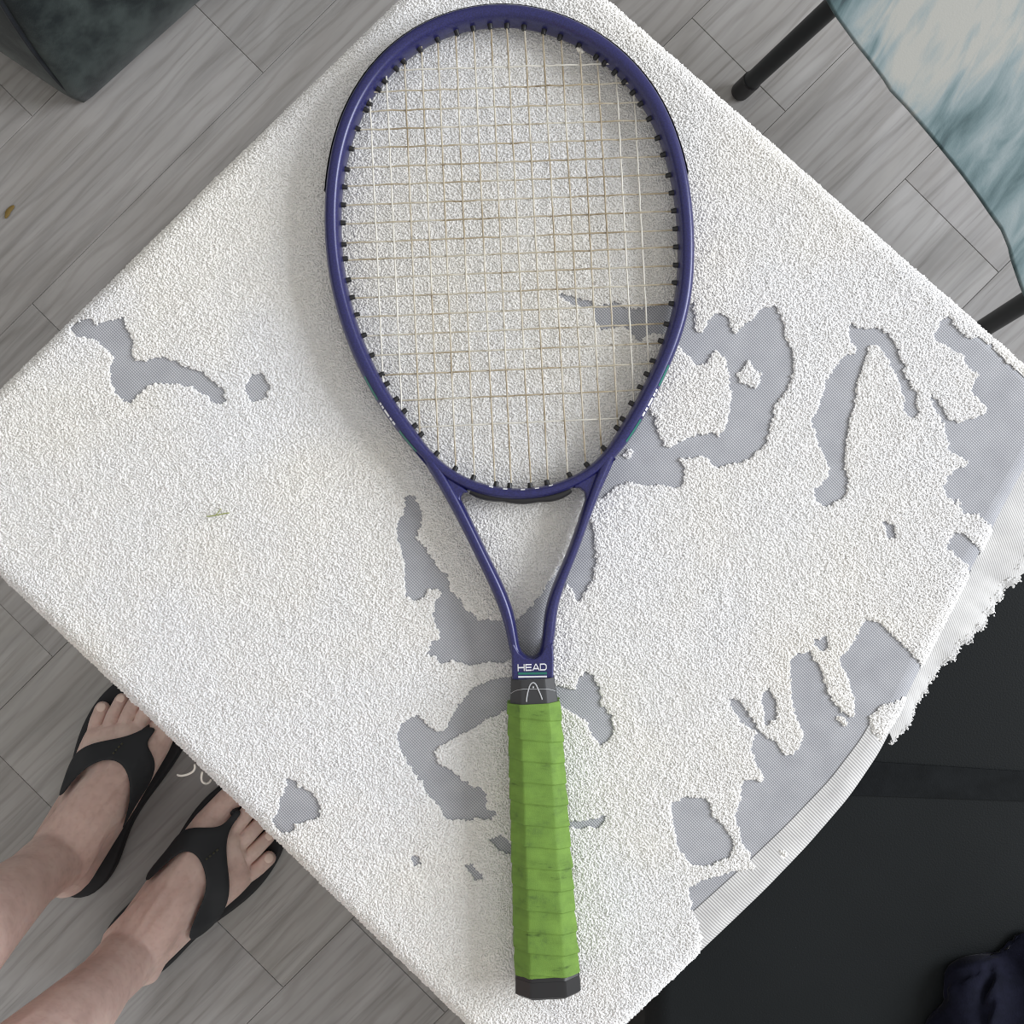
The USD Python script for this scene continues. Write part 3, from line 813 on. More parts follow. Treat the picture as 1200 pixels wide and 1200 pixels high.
for foot, top in (((871, 104), (1012, -27)), ((1112, 410), (1238, 331)), ((1580, 330), (1440, 260)), ((1330, -330), (1260, -120))):
    a, b = P(*foot, 0.012), P(*top, ZT - 0.03)
    pt = np.array([a + (b - a) * t for t in np.linspace(0, 1, 8)])
    lg = obj('leg', tube(pt, 0.0102, 20), M_METAL, stool, smooth=40)
    d = (b - a) / np.linalg.norm(b - a)
    obj('foot_cap', tube(np.array([a - d * 0.011, a - d * 0.009, a, a + d * 0.024, a + d * 0.025]), [0.008, 0.0112, 0.0116, 0.0116, 0.0105], 20), M_BLACKP, lg, smooth=40)

# ------------------------------------------------------------------ the person: bare feet and legs
NODES = dict(heel=(.041, 0, .050, .032), heel2=(.031, 0, .046, .028), ank=(.070, .0, .108, .034), mall=(.072, .027, .104, .013), mall2=(.064, -.029, .094, .013),
             shin1=(.072, .002, .175, .0305), shin2=(.066, .003, .26, .0395), calf=(.056, .003, .36, .053), knee=(.070, 0, .49, .052),
             inst1=(.112, .006, .090, .032), inst2=(.155, .012, .066, .026), latm=(.120, -.020, .045, .024), lat2=(.165, -.034, .037, .018), arch=(.130, .022, .052, .024),
             bm=(.198, .030, .043, .0225), bc=(.198, .002, .043, .0195), bl=(.178, -.036, .036, .0165))
HULLS = [('heel', 'heel2', 'ank', 'latm', 'arch'), ('ank', 'inst1', 'heel'), ('ank', 'mall', 'inst1'), ('ank', 'mall2', 'inst1'), ('ank', 'shin1'), ('shin1', 'shin2'), ('shin2', 'calf'), ('calf', 'knee'),
         ('inst1', 'inst2', 'arch', 'latm'), ('inst2', 'bm', 'bc', 'arch'), ('inst2', 'bc', 'bl', 'lat2', 'latm'), ('bm', 'bc', 'arch'), ('bl', 'lat2', 'latm')]
TOES = [[(.200, .034, .041, .0185), (.230, .036, .037, .0150), (.256, .033, .033, .0138)],
        [(.206, .0075, .041, .0098), (.233, .0080, .043, .0092), (.256, .0080, .031, .0085)],
        [(.198, -.0105, .040, .0096), (.222, -.0115, .041, .0090), (.243, -.0125, .030, .0083)],
        [(.188, -.0270, .038, .0092), (.208, -.0300, .038, .0086), (.227, -.0315, .029, .0080)],
        [(.172, -.0400, .035, .0100), (.193, -.0470, .033, .0092), (.209, -.0495, .029, .0088)]]
FEET = {'left': dict(heel=(70, 1056), ang=65.5, med=-1, sh=.017, k=1.04), 'right': dict(heel=(126, 1149), ang=48.5, med=1, sh=.016, k=1.08)}


def foot_xy(ft, f, s):
    a = math.radians(ft['ang'])
    fx = np.array([math.cos(a), math.sin(a)]); mx = np.array([-math.sin(a), math.cos(a)]) * ft['med']
    o = P(*ft['heel'], 0.015)[:2]
    return o + fx * f + mx * s


def ball(ft, n):
    x, y = foot_xy(ft, n[0] * ft['k'] + ft['sh'], n[1] * ft['k'] * 0.87)
    return manifold3d.Manifold.sphere(n[3], 20).translate((x, y, n[2]))


hull = manifold3d.Manifold.batch_hull
bones = []
hip_c = (foot_xy(FEET['left'], 0.05, 0) + foot_xy(FEET['right'], 0.05, 0)) / 2
for side_name, ft in FEET.items():
    for h in HULLS:
        bones.append(hull([ball(ft, NODES[n]) for n in h]))
    for toe in TOES:
        for a, b in zip(toe[:-1], toe[1:]):
            bones.append(hull([ball(ft, a), ball(ft, b)]))
    kx, ky = foot_xy(ft, .07 + ft['sh'], 0)
    dirv = np.array([-math.sin(math.radians(57)), math.cos(math.radians(57))]) * (1 if side_name == 'left' else -1)
    hx, hy = hip_c + dirv * 0.085
    kn = manifold3d.Manifold.sphere(.052, 20).translate((kx, ky, .49))
    md = manifold3d.Manifold.sphere(.068, 20).translate(((kx + hx) / 2, (ky + hy) / 2, .68))
    hp = manifold3d.Manifold.sphere(.085, 20).translate((hx, hy, .86))
    bones += [hull([kn, md]), hull([md, hp]), hull([hp, manifold3d.Manifold.sphere(.09, 20).translate((hip_c[0], hip_c[1], .93))])]
body = sum(bones[1:], bones[0])
lowcut = body.split_by_plane((0, 0, 1), 0.30)
low = lowcut[1].refine_to_length(0.0034)
lm = low.to_mesh()
tm = trimesh.Trimesh(lm.vert_properties[:, :3], lm.tri_verts, process=True)
hm = body.refine_to_length(0.014).to_mesh()
bm_ = body.refine_to_length(0.0042).to_mesh()
bt = trimesh.Trimesh(bm_.vert_properties[:, :3], bm_.tri_verts, process=True)
vz = bt.vertices.copy()
trimesh.smoothing.filter_taubin(bt, lamb=0.5, nu=0.51, iterations=14)
# tendons on the instep and a vein, as gentle relief
vtx = bt.vertices.copy(); vn = bt.vertex_normals
for side_name, ft in FEET.items():
    a = math.radians(ft['ang']); o = P(*ft['heel'], 0.015)[:2]
    fx = np.array([math.cos(a), math.sin(a)]); mx = np.array([-math.sin(a), math.cos(a)]) * ft['med']
    rel = vtx[:, :2] - o
    ff, ss = (rel @ fx - ft['sh']) / ft['k'], rel @ mx / ft['k'] / 0.87
    for base_s, end_s, amp in ((0.022, 0.032, 0.0028), (0.004, 0.0075, 0.0020), (-0.006, -0.011, 0.0018), (-0.016, -0.028, 0.0016)):
        t = np.clip((ff - 0.10) / 0.10, 0, 1)
        line = base_s * (1 - t) * 0.5 + (base_s * 0.5 + end_s * 0.5) * t * 1.0 + end_s * t * 0.25
        wgt = np.exp(-((ss - line) / 0.0042) ** 2) * np.clip((ff - 0.09) / 0.03, 0, 1) * np.clip((0.215 - ff) / 0.03, 0, 1) * np.clip(vn[:, 2], 0, 1) * (vtx[:, 2] < 0.14) * (np.abs(ss) < 0.06)
        vtx += vn * (wgt * amp)[:, None]
bt.vertices = vtx
person = thing('person', 'person in black flip-flops standing at the lower left, only bare legs and feet in view', 'person')
obj('body', bt, M_SKIN, person, smooth=True)
for side_name, ft in FEET.items():
    for q, toe in enumerate(TOES):
        f0, s0, z0, r0_ = toe[-1]
        nx, ny = foot_xy(ft, (f0 + r0_ * 0.38) * ft['k'] + ft['sh'], s0 * ft['k'] * 0.87)
        nail = trimesh.creation.icosphere(2, 1.0)
        nail.apply_scale((r0_ * 0.62, r0_ * 0.60, r0_ * 0.16))
        nail.apply_transform(trimesh.transformations.rotation_matrix(math.radians(24), [0, 1, 0]))
        nail.apply_transform(trimesh.transformations.rotation_matrix(math.radians(ft['ang']), [0, 0, 1]))
        nail.apply_translation((nx, ny, z0 + r0_ * 0.82))
        obj('toenail', nail, M_NAIL, person, smooth=True)

# flip-flops
SOLE = [(0, 0), (.008, .022), (.04, .036), (.10, .034), (.16, .042), (.21, .049), (.25, .045), (.278, .028), (.288, .006), (.275, -.022), (.245, -.043), (.20, -.053), (.15, -.049), (.10, -.040), (.04, -.036), (.008, -.022)]
sole_sp = spline(np.array(SOLE) * [1.025, 1.16] + [.009, 0], 90, closed=True)
STRAPS = {
    'right': [(216, 974), (240, 969), (257, 970), (268, 960), (277, 948), (283, 953), (274, 966), (265, 979), (268, 1013), (266, 1047), (262, 1070), (240, 1092), (224, 1102), (236, 1060), (240, 1035), (239, 1016), (230, 1001), (213, 1000), (193, 1013), (170, 1034), (172, 1026), (196, 994)],
    'left': [(90, 880), (110, 873), (133, 865), (157, 860), (168, 855), (176, 851), (182, 855), (178, 862), (172, 869), (178, 887), (180, 908), (170, 925), (157, 947), (144, 972), (148, 948), (152, 920), (146, 898), (133, 889), (113, 895), (93, 908), (70, 932), (76, 912)]}
LOGOS = {'right': [(246, 1002), (259, 992)], 'left': [(138, 880), (147, 868)]}


def hmap(ft):
    g = 0.002
    o = P(*ft['heel'], 0.015)[:2] - 0.12
    n = 260
    H = np.full((n, n), 0.0)
    sel = (bt.vertices[:, 2] < 0.135) & (bt.vertex_normals[:, 2] > 0.0)
    ij = ((bt.vertices[sel, :2] - o) / g).astype(int)
    inb = ((ij >= 0) & (ij < n)).all(1)
    np.maximum.at(H, (ij[inb, 0], ij[inb, 1]), bt.vertices[sel, 2][inb])
    H = ndimage.grey_closing(H, 5)
    sp_ = Polygon(np.array([foot_xy(ft, *q) for q in sole_sp]))
    gx, gy = np.meshgrid(o[0] + (np.arange(n) + 0.5) * g, o[1] + (np.arange(n) + 0.5) * g, indexing='ij')
    on = shapely.contains_xy(sp_, gx.ravel(), gy.ravel()).reshape(n, n)
    H = np.where(on, np.maximum(H, 0.018), np.maximum(H, 0.010) * (H > 0.02) + 0.010 * (H <= 0.02))
    Hs = ndimage.gaussian_filter(ndimage.grey_dilation(H, 5), 1.6)
    return lambda xy: ndimage.map_coordinates(Hs, ((np.asarray(xy) - o) / g - 0.5).T, order=1, mode='nearest')


for side_name, ft in FEET.items():
    fl_ = thing('flip_flop', f'black flip-flop on the {side_name} foot, the ' + ('upper' if side_name == 'left' else 'lower') + ' one in the photo', 'flip-flop')
    so = Polygon(np.array([foot_xy(ft, *q) for q in sole_sp]))
    obj('sole', rounded_slab(so, 0.0005, 0.019, 0.004, 3), M_SOLE, fl_, smooth=50)
    hf = hmap(ft)
    bp = np.array(STRAPS[side_name], float)
    bp = spline(bp, 160, closed=True, s=60.0)
    zc_ = np.full(len(bp), 0.06)
    for _ in range(5):
        wpt = PP(bp, zc_)
        zc_ = 0.5 * zc_ + 0.5 * (hf(wpt[:, :2]) + 0.003)
    spoly = Polygon(PP(bp, zc_)[:, :2]).buffer(0)
    spoly = max(polys(spoly), key=lambda g: g.area)
    # fill with a fine grid of triangles and lay it over the foot
    bx = np.array(spoly.bounds)
    gx, gy = np.meshgrid(np.arange(bx[0], bx[2], 0.0028), np.arange(bx[1], bx[3], 0.0028), indexing='ij')
    cand = np.stack([gx.ravel(), gy.ravel()], 1)
    inn = spoly.buffer(-0.0015)
    cand = cand[shapely.contains_xy(inn, cand[:, 0], cand[:, 1])]
    bring = resample(spoly.exterior.coords, 0.0025)
    from scipy.spatial import Delaunay
    allp = np.vstack([bring, cand])
    tri = Delaunay(allp).simplices
    cc = allp[tri].mean(1)
    tri = tri[shapely.contains_xy(spoly, cc[:, 0], cc[:, 1])]
    a_ = allp[tri]
    cr = (a_[:, 1, 0] - a_[:, 0, 0]) * (a_[:, 2, 1] - a_[:, 0, 1]) - (a_[:, 1, 1] - a_[:, 0, 1]) * (a_[:, 2, 0] - a_[:, 0, 0])
    tri[cr < 0] = tri[cr < 0][:, ::-1]
    hz = hf(allp)
    nb = len(bring)
    topv = np.column_stack([allp, hz + 0.0040]); topv[:nb, 2] -= 0.0010
    botv = np.column_stack([allp, hz + 0.0002])
    i = np.arange(nb); j = (i + 1) % nb; off_ = len(allp)
    fs = np.vstack([tri, tri[:, ::-1] + off_, np.stack([i, i + off_, j + off_], 1), np.stack([i, j + off_, j], 1)])
    st = trimesh.Trimesh(np.vstack([topv, botv]), fs, process=False)
    st.fix_normals()
    so_ = obj('strap', st, M_STRAP, fl_, smooth=50)
    p0 = STRAPS[side_name][4 if side_name == 'right' else 5]
    tx = PP([p0], 0.045)[0]
    obj('toe_post', tube(np.array([[tx[0], tx[1], 0.018], [tx[0], tx[1], 0.03], [tx[0] - 0.002, tx[1] - 0.003, hf([tx[:2]])[0] + 0.002]]), 0.0035, 10), M_STRAP, fl_, smooth=True)
    l0, l1 = [PP([q], 0.068)[0] for q in LOGOS[side_name]]
    lp = np.array([l0 + (l1 - l0) * t for t in np.linspace(0, 1, 9)])
    lp[:, 2] = hf(lp[:, :2]) + 0.0042
    for a in range(0, 8, 2):
        seg = lp[a:a + 2]
        obj('logo_mark', tube(seg, 0.0011, 6), M_LOGO, so_, smooth=True, label='small worn olive lettering')

# ------------------------------------------------------------------ the tennis racket
racket = thing('tennis_racket', 'blue tennis racket with green wrapped grip lying on the white terry cover', 'tennis racket')
ZR = TOP + 0.0145                                                    # mid plane of the frame
outer_px = np.array([(590, 8.5), (560, 11), (540, 14), (510, 22), (485, 36), (460, 54), (435, 80), (411, 115), (397.5, 145), (388, 180), (384, 213), (381.5, 250), (380.5, 282), (382.5, 306), (387, 331), (392.5, 356), (400, 381), (409, 406), (419, 428), (432, 453), (452, 486), (469, 509), (486, 530),
                     (503, 547), (520, 561), (536, 570), (552, 576), (575, 581), (611, 583.5), (643, 581.5), (667, 575.5), (685, 567), (702, 555), (718, 539), (733, 522), (748, 497), (765, 469), (780, 440), (792.5, 412), (802.5, 385), (808, 360), (812, 335), (813.5, 305), (813.5, 282), (811, 250), (806, 207), (800, 185), (793, 162), (784, 137), (772, 115), (759, 95), (741, 73), (720, 54), (700, 40), (675, 26), (650, 17), (625, 11)])
ow = PP(outer_px, ZR + 0.003)[:, :2]
head_c = ow.mean(0)
NH = 360
oc = spline(ow, NH, closed=True, s=len(ow) * (0.0005 ** 2))
ohalf = 0.0054
d = np.roll(oc, -1, 0) - np.roll(oc, 1, 0)
nn = np.stack([d[:, 1], -d[:, 0]], 1); nn /= np.linalg.norm(nn, axis=1, keepdims=True)
if ((oc - head_c) * nn).sum() < 0:
    nn = -nn
py_of = 600 - oc[:, 1] * FPX / (CAM_Z - ZR)                           # to thin the bridge towards the throat
px_of = 600 + oc[:, 0] * FPX / (CAM_Z - ZR)
tb = np.clip((py_of - 500) / 60, 0, 1)
tb = tb * tb * (3 - 2 * tb)
ha = ohalf * (1 - tb) + 0.0040 * tb
hb = 0.0112 * (1 - tb) + 0.0095 * tb
hc = np.column_stack([oc - nn * ha[:, None], np.full(NH, ZR)])
out_sign = np.sign((path_frames(hc, True)[1][:, :2] * nn).sum())
head = sweep(hc, ha, hb, e=2.7, k=24, closed=True)
# shafts and throat, one bow from one side of the head round the throat to the other
lo_px = [(470, 510), (487, 531), (504, 553), (519, 580), (533, 606), (545, 628), (557, 650), (570, 680), (581, 705), (590, 728), (596, 752), (599, 777)]
li_px = [(490, 505), (505, 525), (522, 552), (541, 584), (552, 607), (563, 630), (573, 651), (587, 679), (599, 707), (605, 732), (609.5, 756)]
ri_px = [(713, 505), (703, 530), (694, 558), (686, 583), (678, 611), (671, 630), (662, 651), (652, 675), (641, 707), (636, 730), (633.5, 752)]
ro_px = [(742, 510), (730, 528), (715, 553), (704, 576), (694, 600), (686, 622), (676, 650), (664, 680), (655, 706), (651, 735), (648, 758)]


def mid(o, i, n=40):
    o, i = np.array(o, float), np.array(i, float)
    ys = np.linspace(max(o[0, 1], i[0, 1]) + 25, min(o[-1, 1], i[-1, 1]), n)
    xo, xi = np.interp(ys, o[:, 1], o[:, 0]), np.interp(ys, i[:, 1], i[:, 0])
    cpt = np.column_stack([(xo + xi) / 2, ys])
    t = np.gradient(cpt, axis=0); t /= np.linalg.norm(t, axis=1, keepdims=True)
    wdt = np.abs(xo - xi) * np.abs(t[:, 1])
    return cpt, wdt


lc, lw = mid(lo_px, li_px); rc, rw = mid(ro_px, ri_px)
ub = np.array([(603.5, 764), (608, 770), (615, 774.5), (624, 776.5), (633, 774), (639, 768), (641.5, 760)])
bow_px = np.vstack([lc, ub, rc[::-1]])
bw = np.concatenate([np.minimum(lw, 15.5), np.full(len(ub), 13.0), np.minimum(rw, 15.0)[::-1]])
mmpx = (CAM_Z - ZR) / FPX
bow = np.column_stack([PP(bow_px, ZR + 0.002)[:, :2], bw * mmpx])
bow = spline(bow, 220, s=len(bow) * (0.0004 ** 2))
bow_path = np.column_stack([bow[:, :2], np.full(len(bow), ZR)])
hb_bow = 0.0098 - 0.0016 * np.exp(-((np.linspace(0, 1, 220) - 0.5) / 0.09) ** 2)
shaft = sweep(bow_path, bow[:, 2] / 2, hb_bow, e=2.5, k=24)
blk = Polygon(PP([(602, 752), (608, 763), (615, 769), (625, 771), (633, 766), (640, 752), (648, 752), (648.5, 770), (648, 801), (600, 801), (599.5, 775), (599, 752)], ZR + 0.002)[:, :2])
block = rounded_slab(Polygon(resample(blk.exterior.coords, 0.0015)), ZR - 0.0098, ZR + 0.0090, 0.0016, 3)
webs = []
for pl in ([(486, 524), (500, 541), (520, 556), (545, 572), (549, 577), (543, 578), (540, 583), (541, 592), (530, 590), (510, 556)],
           [(728, 515), (722, 534), (702, 551), (676, 566), (671, 572), (679, 572), (685, 577), (686, 588), (698, 586), (715, 549)]):
    g = Polygon(PP(pl, ZR)[:, :2]).buffer(0.0006).buffer(-0.0006)
    webs.append(rounded_slab(Polygon(resample(g.exterior.coords, 0.0015)), ZR - 0.0080, ZR + 0.0076, 0.0018, 3))
frame = obj('frame', trimesh.util.concatenate([head, shaft, block] + webs), M_BLUE, racket, smooth=45, label='glossy blue frame')
ztop = ZR + 0.0090


def near_idx(pxy):
    w_ = P(*pxy, ZR)[:2]
    return int(np.argmin(np.linalg.norm(oc - w_, axis=1)))


def span(p0, p1, long=False):
    a, b = near_idx(p0), near_idx(p1)
    fwd = (b - a) % NH; bwd = (a - b) % NH
    if (fwd <= bwd) != long:
        return (a + np.arange(fwd + 1)) % NH
    return (a - np.arange(bwd + 1)) % NH


def on_frame(idx, ph0, ph1, grow, n=6):
    """A strip lying on the head's skin; angles are from straight outwards, up is positive."""
    ph = np.radians(np.linspace(ph0, ph1, n))
    if out_sign < 0:
        ph = np.pi - ph
    s = sweep(hc, ha, hb, 2.7, closed=True, grow=grow, phis=ph, idx=idx)
    cen_ = np.array([*head_c, ZR])
    nrm = s.face_normals
    c3 = hc[idx].mean(0)
    if (nrm * (s.triangles_center - hc[idx][np.clip(np.searchsorted(np.arange(len(idx)), np.arange(len(s.faces)) * 0), 0, len(idx) - 1)])).sum() < 0:
        s.invert()
    return s


# bumper guard round the outside of the head
bi = span((381, 224), (806, 207), long=False)
if abs(py_of[bi]).max() > 400:
    bi = span((381, 224), (806, 207), long=True)
obj('bumper_guard', on_frame(bi, -60, 24, 0.0009, 8), M_BLACKP, racket, smooth=True, label='black bumper strip round the top of the head')
# decals on both sides of the head
DEC = [(((782, 430), (769, 456)), M_GREENP, 'green_stripe', 1), (((747, 494), (733, 517)), M_GREENP, 'green_stripe', 1), (((432, 444), (445, 468)), M_GREENP, 'green_stripe', 1), (((472, 506), (489, 528)), M_GREENP, 'green_stripe', 1),
       (((767, 460), (750, 489)), M_WHITEP, 'white_lettering', 0), (((447, 473), (467, 500)), M_WHITEP, 'white_lettering', 0)]


def fine(idx, a, b, grow, up0, up1):
    """Strip between fractions a and b of a run of the head."""
    run = hc[idx]; ax_, bx_ = ha[idx], hb[idx]
    n_ = nn[idx]
    t = np.linspace(a, b, max(3, int(40 * (b - a)) + 2)) * (len(idx) - 1)
    it = np.arange(len(idx))
    pos_ = np.stack([np.interp(t, it, run[:, q]) for q in range(3)], 1)
    no = np.stack([np.interp(t, it, n_[:, q]) for q in range(2)], 1)
    aa, bb = np.interp(t, it, ax_), np.interp(t, it, bx_)
    ph = np.radians(np.linspace(up0, up1, 5))
    cx, cy = section(ph, 2.7)
    v = pos_[:, None] + np.concatenate([no[:, None] * ((aa + grow)[:, None] * cx)[..., None], ((bb + grow)[:, None] * cy)[..., None]], 2)
    f = grid_faces(len(t), 5, False, False)
    m_ = trimesh.Trimesh(v.reshape(-1, 3), np.vstack([f[:, [0, 1, 2]], f[:, [0, 2, 3]]]), process=False)
    if m_.face_normals[:, 2].sum() < 0:
        m_.invert()
    return m_


for (p0, p1), mt, nm, solid in DEC:
    idx = span(p0, p1)
    if solid:
        obj(nm, fine(idx, 0, 1, 0.00015, 42, 62), mt, frame, smooth=True)
    else:
        cuts = [(0.0, .10), (.14, .26), (.32, .62), (.68, .80), (.85, 1.0)]
        obj(nm, trimesh.util.concatenate([fine(idx, a, b, 0.00015, 44, 64) for a, b in cuts]), mt, frame, smooth=True)
for p in ((575, 575), (593, 577), (612, 578), (629, 578), (648, 576)):
    i = near_idx(p)
    idx = (i + np.arange(-1, 2)) % NH
    obj('white_mark', fine(idx, 0.1, 0.7, 0.00015, 120, 140), M_WHITEP, frame, smooth=True)
# black grommet strip under the bridge
br_px = [(552, 575), (562, 579), (575, 582), (595, 584.5), (612, 585.5), (630, 584.5), (648, 582), (660, 578), (668, 573.5)]
brp = spline(np.column_stack([PP(br_px, ZR - 0.002)[:, :2], np.full(len(br_px), ZR - 0.0015)]), 60)
obj('bridge_strip', sweep(brp, 0.0026 + 0.0008 * np.abs(np.sin(np.linspace(0, 3 * math.pi, 60))), 0.0068, 3.0, 12), M_BLACKP, racket, smooth=50, label='black grommet strip under the bridge')

MT = [(433.7, 122.5), (453, 96), (474, 75), (494, 61), (513, 50), (534, 41), (555, 37.5), (575.5, 34.5), (594, 34.5), (615, 36), (636, 39), (657.5, 45), (679.5, 54), (700, 67.5), (722, 85), (743, 110)]
MB_ = [(449, 453), (471, 485), (492, 510), (513.7, 531), (534, 547), (556, 560), (580, 567), (599, 569), (622, 568), (642, 564), (665, 555), (686, 540), (704.5, 523), (724, 501), (743, 472), (761, 439)]
CL = [(467.5, 82), (444, 107.5), (428, 130.5), (418, 152.5), (411, 174), (405.5, 197), (402.5, 218), (400.5, 241), (400, 262.5), (400, 285), (401, 305), (404, 327), (407.5, 349.5), (413, 372), (420.5, 394), (429.5, 417), (441, 440), (460, 470), (483, 501)]
CR = [(709, 75), (732.5, 97.5), (750, 120), (762.5, 140.5), (772, 162), (778, 183), (784, 204.5), (787.5, 226), (791, 247.5), (792.5, 269.5), (793, 289.5), (793, 311), (791, 333), (788, 356), (783, 379), (776, 402), (767, 426), (752, 457), (731, 490)]
mains = [(P(*a, ZR), P(*b, ZR)) for a, b in zip(MT, MB_)]
cross = [(P(*a, ZR), P(*b, ZR)) for a, b in zip(CL, CR)]


def hit(a, b, c, d):
    r, s = (b - a)[:2], (d - c)[:2]
    den = r[0] * s[1] - r[1] * s[0]
    q = (c - a)[:2]
    return (q[0] * s[1] - q[1] * s[0]) / den, (q[0] * r[1] - q[1] * r[0]) / den


RS = 0.00060


def string(line, others, par, first):
    a, b = line
    tz = [(-0.02, 0.0), (1.02, 0.0)]
    for k_, (c, d_) in enumerate(others):
        t, s = hit(a, b, c, d_)
        if -0.005 < t < 1.005 and -0.005 < s < 1.005:
            tz.append((t, RS * 0.95 * (1 if (k_ + par) % 2 == 0 else -1) * first))
    tz.sort()
    t = np.array([q[0] for q in tz]); z = np.array([q[1] for q in tz])
    tt = np.linspace(t[0], t[-1], 3 * len(t))
    zf = interpolate.PchipInterpolator(t, z)(tt)
    pt = a + (b - a) * tt[:, None]
    pt[:, 2] += zf
    pt[:, :2] += rng.normal(0, 0.00008, (len(pt), 2))
    return tube(pt, RS, 6)


for k_, ln in enumerate(mains):
    obj('main_string', string(ln, cross, k_, 1), M_STRING2 if k_ in (0, 1, 14, 15) else M_STRING, racket, smooth=True)
for k_, ln in enumerate(cross):
    obj('cross_string', string(ln, mains, k_, -1), M_STRING2 if k_ < 1 or k_ > 17 else M_STRING, racket, smooth=True)


def grommet(p):
    w_ = P(*p, ZR)
    i_ = int(np.argmin(np.linalg.norm(hc[:, :2] - w_[:2], axis=1)))
    wall = hc[i_]
    dn = -nn[i_]
    a = np.array([*(wall[:2] + dn * (ha[i_] - 0.0008)), ZR])
    b = np.array([*(wall[:2] + dn * (ha[i_] + 0.0036)), ZR])
    g = np.array([a, a + (b - a) * 0.3, a + (b - a) * 0.9, b])
    return tube(g, [0.0021, 0.0019, 0.0017, 0.0013], 8)


for p in MT + MB_ + CL + CR:
    obj('grommet', grommet(p), M_BLACKP, racket, smooth=40)
kn = P(679.5, 59, ZR)
obj('knot', trimesh.util.concatenate([trimesh.creation.icosphere(2, 0.0017).apply_scale((1.3, 0.9, 0.9)).apply_translation(kn), trimesh.creation.icosphere(2, 0.0013).apply_translation(kn + [0.0014, -0.0014, 0.0008]), trimesh.creation.icosphere(2, 0.0012).apply_translation(kn + [-0.0016, 0.0008, 0.0006])]), M_STRING2, racket, smooth=True)

# collar, grip and butt cap
ZH = TOP + 0.0185
G0, G1 = P(624.5, 797, ZH + 0.006), P(641.3, 1140, ZH + 0.006)
ga = (G1 - G0)[:2]; glen = np.linalg.norm(ga); ga /= glen
gs = np.array([-ga[1], ga[0]])                                        # to the right in the picture
if gs[0] < 0:
    gs = -gs
mm = (CAM_Z - ZH - 0.006) / FPX


def octagon(wd, ht, n_edge=10, round_=0.12):
    c_ = 0.235
    x, y = wd / 2, ht / 2
    b_ = wd * c_
    by = ht * 0.27
    cor = [(x, y - by), (x - b_, y), (-x + b_, y), (-x, y - by), (-x, -y + by), (-x + b_, -y), (x - b_, -y), (x, -y + by)]
    pts_ = []
    for i in range(8):
        a, b = np.array(cor[i]), np.array(cor[(i + 1) % 8])
        for t in (0.06, 0.3, 0.5, 0.7, 0.94):
            pts_.append(a + (b - a) * t)
    return np.array(pts_)


def handle(s0, s1, w0, w1, h0, h1, n, wrap=False, cap=True):
    rows_ = []
    for t in np.linspace(0, 1, n):
        oc_ = octagon(w0 + (w1 - w0) * t, h0 + (h1 - h0) * t)
        ang_ = np.arctan2(oc_[:, 1], oc_[:, 0])
        s_ = s0 + (s1 - s0) * t
        if wrap:
            ph_ = ((s_ - s0) / 0.0146 + ang_ / (2 * math.pi)) % 1.0
            lift = 0.00095 * np.where(ph_ < 0.94, ph_ / 0.94, (1 - ph_) / 0.06) + 0.0002 * np.sin(ang_ * 5 + s_ * 300)
            oc_ = oc_ * (1 + lift / (w0 / 2))[:, None]
        ctr = np.array([*(G0[:2] + ga * s_), ZH])
        rows_.append(ctr + np.column_stack([gs[0] * oc_[:, 0], gs[1] * oc_[:, 0], oc_[:, 1]]))
    v_ = np.vstack(rows_); k_ = len(rows_[0])
    f_ = grid_faces(n, k_, False, True); f_ = np.vstack([f_[:, [0, 1, 2]], f_[:, [0, 2, 3]]])
    for rr in (0, n - 1):
        v_ = np.vstack([v_, rows_[rr].mean(0)])
        i_ = np.arange(k_)
        f_ = np.vstack([f_, np.stack([np.full(k_, len(v_) - 1), rr * k_ + i_, rr * k_ + (i_ + 1) % k_], 1)])
    m_ = trimesh.Trimesh(v_, f_, process=False); m_.fix_normals()
    return m_


sg = 26 * mm
collar = obj('collar', handle(-0.001, sg + 0.004, 51 * mm, 57 * mm, 0.0225, 0.026, 10), M_COLLAR, racket, smooth=25, label='black collar above the grip')
obj('grip', handle(sg, glen, 60.5 * mm, 74 * mm, 0.0275, 0.0305, 640, wrap=True), M_GRIP, racket, smooth=24, label='bright green overgrip wound round the handle')
butt = trimesh.util.concatenate([handle(glen - 0.0005, glen + 0.002, 73 * mm, 75 * mm, 0.031, 0.032, 3), handle(glen + 0.002, glen + 0.0125, 75.5 * mm, 77 * mm, 0.0325, 0.033, 4), handle(glen + 0.0125, glen + 0.0145, 77 * mm, 70 * mm, 0.033, 0.029, 3)])
obj('butt_cap', butt, M_BLACKP, racket, smooth=25, label='black butt cap')

# lettering and emblem
turn = math.atan2(ga[0], -ga[1])


def lay(mesh, pxy, z, sx=1.0):
    mesh = mesh.copy()
    mesh.apply_scale((sx, 1, 1))
    mesh.apply_transform(trimesh.transformations.rotation_matrix(turn * 0.6, [0, 0, 1]))
    q = P(*pxy, z)
    mesh.apply_translation((q[0], q[1], z))
    return mesh


def stroke(pts_, w_, close=False):
    g_ = shapely.geometry.LineString(pts_).buffer(w_ / 2, cap_style=2, join_style=2)
    return g_


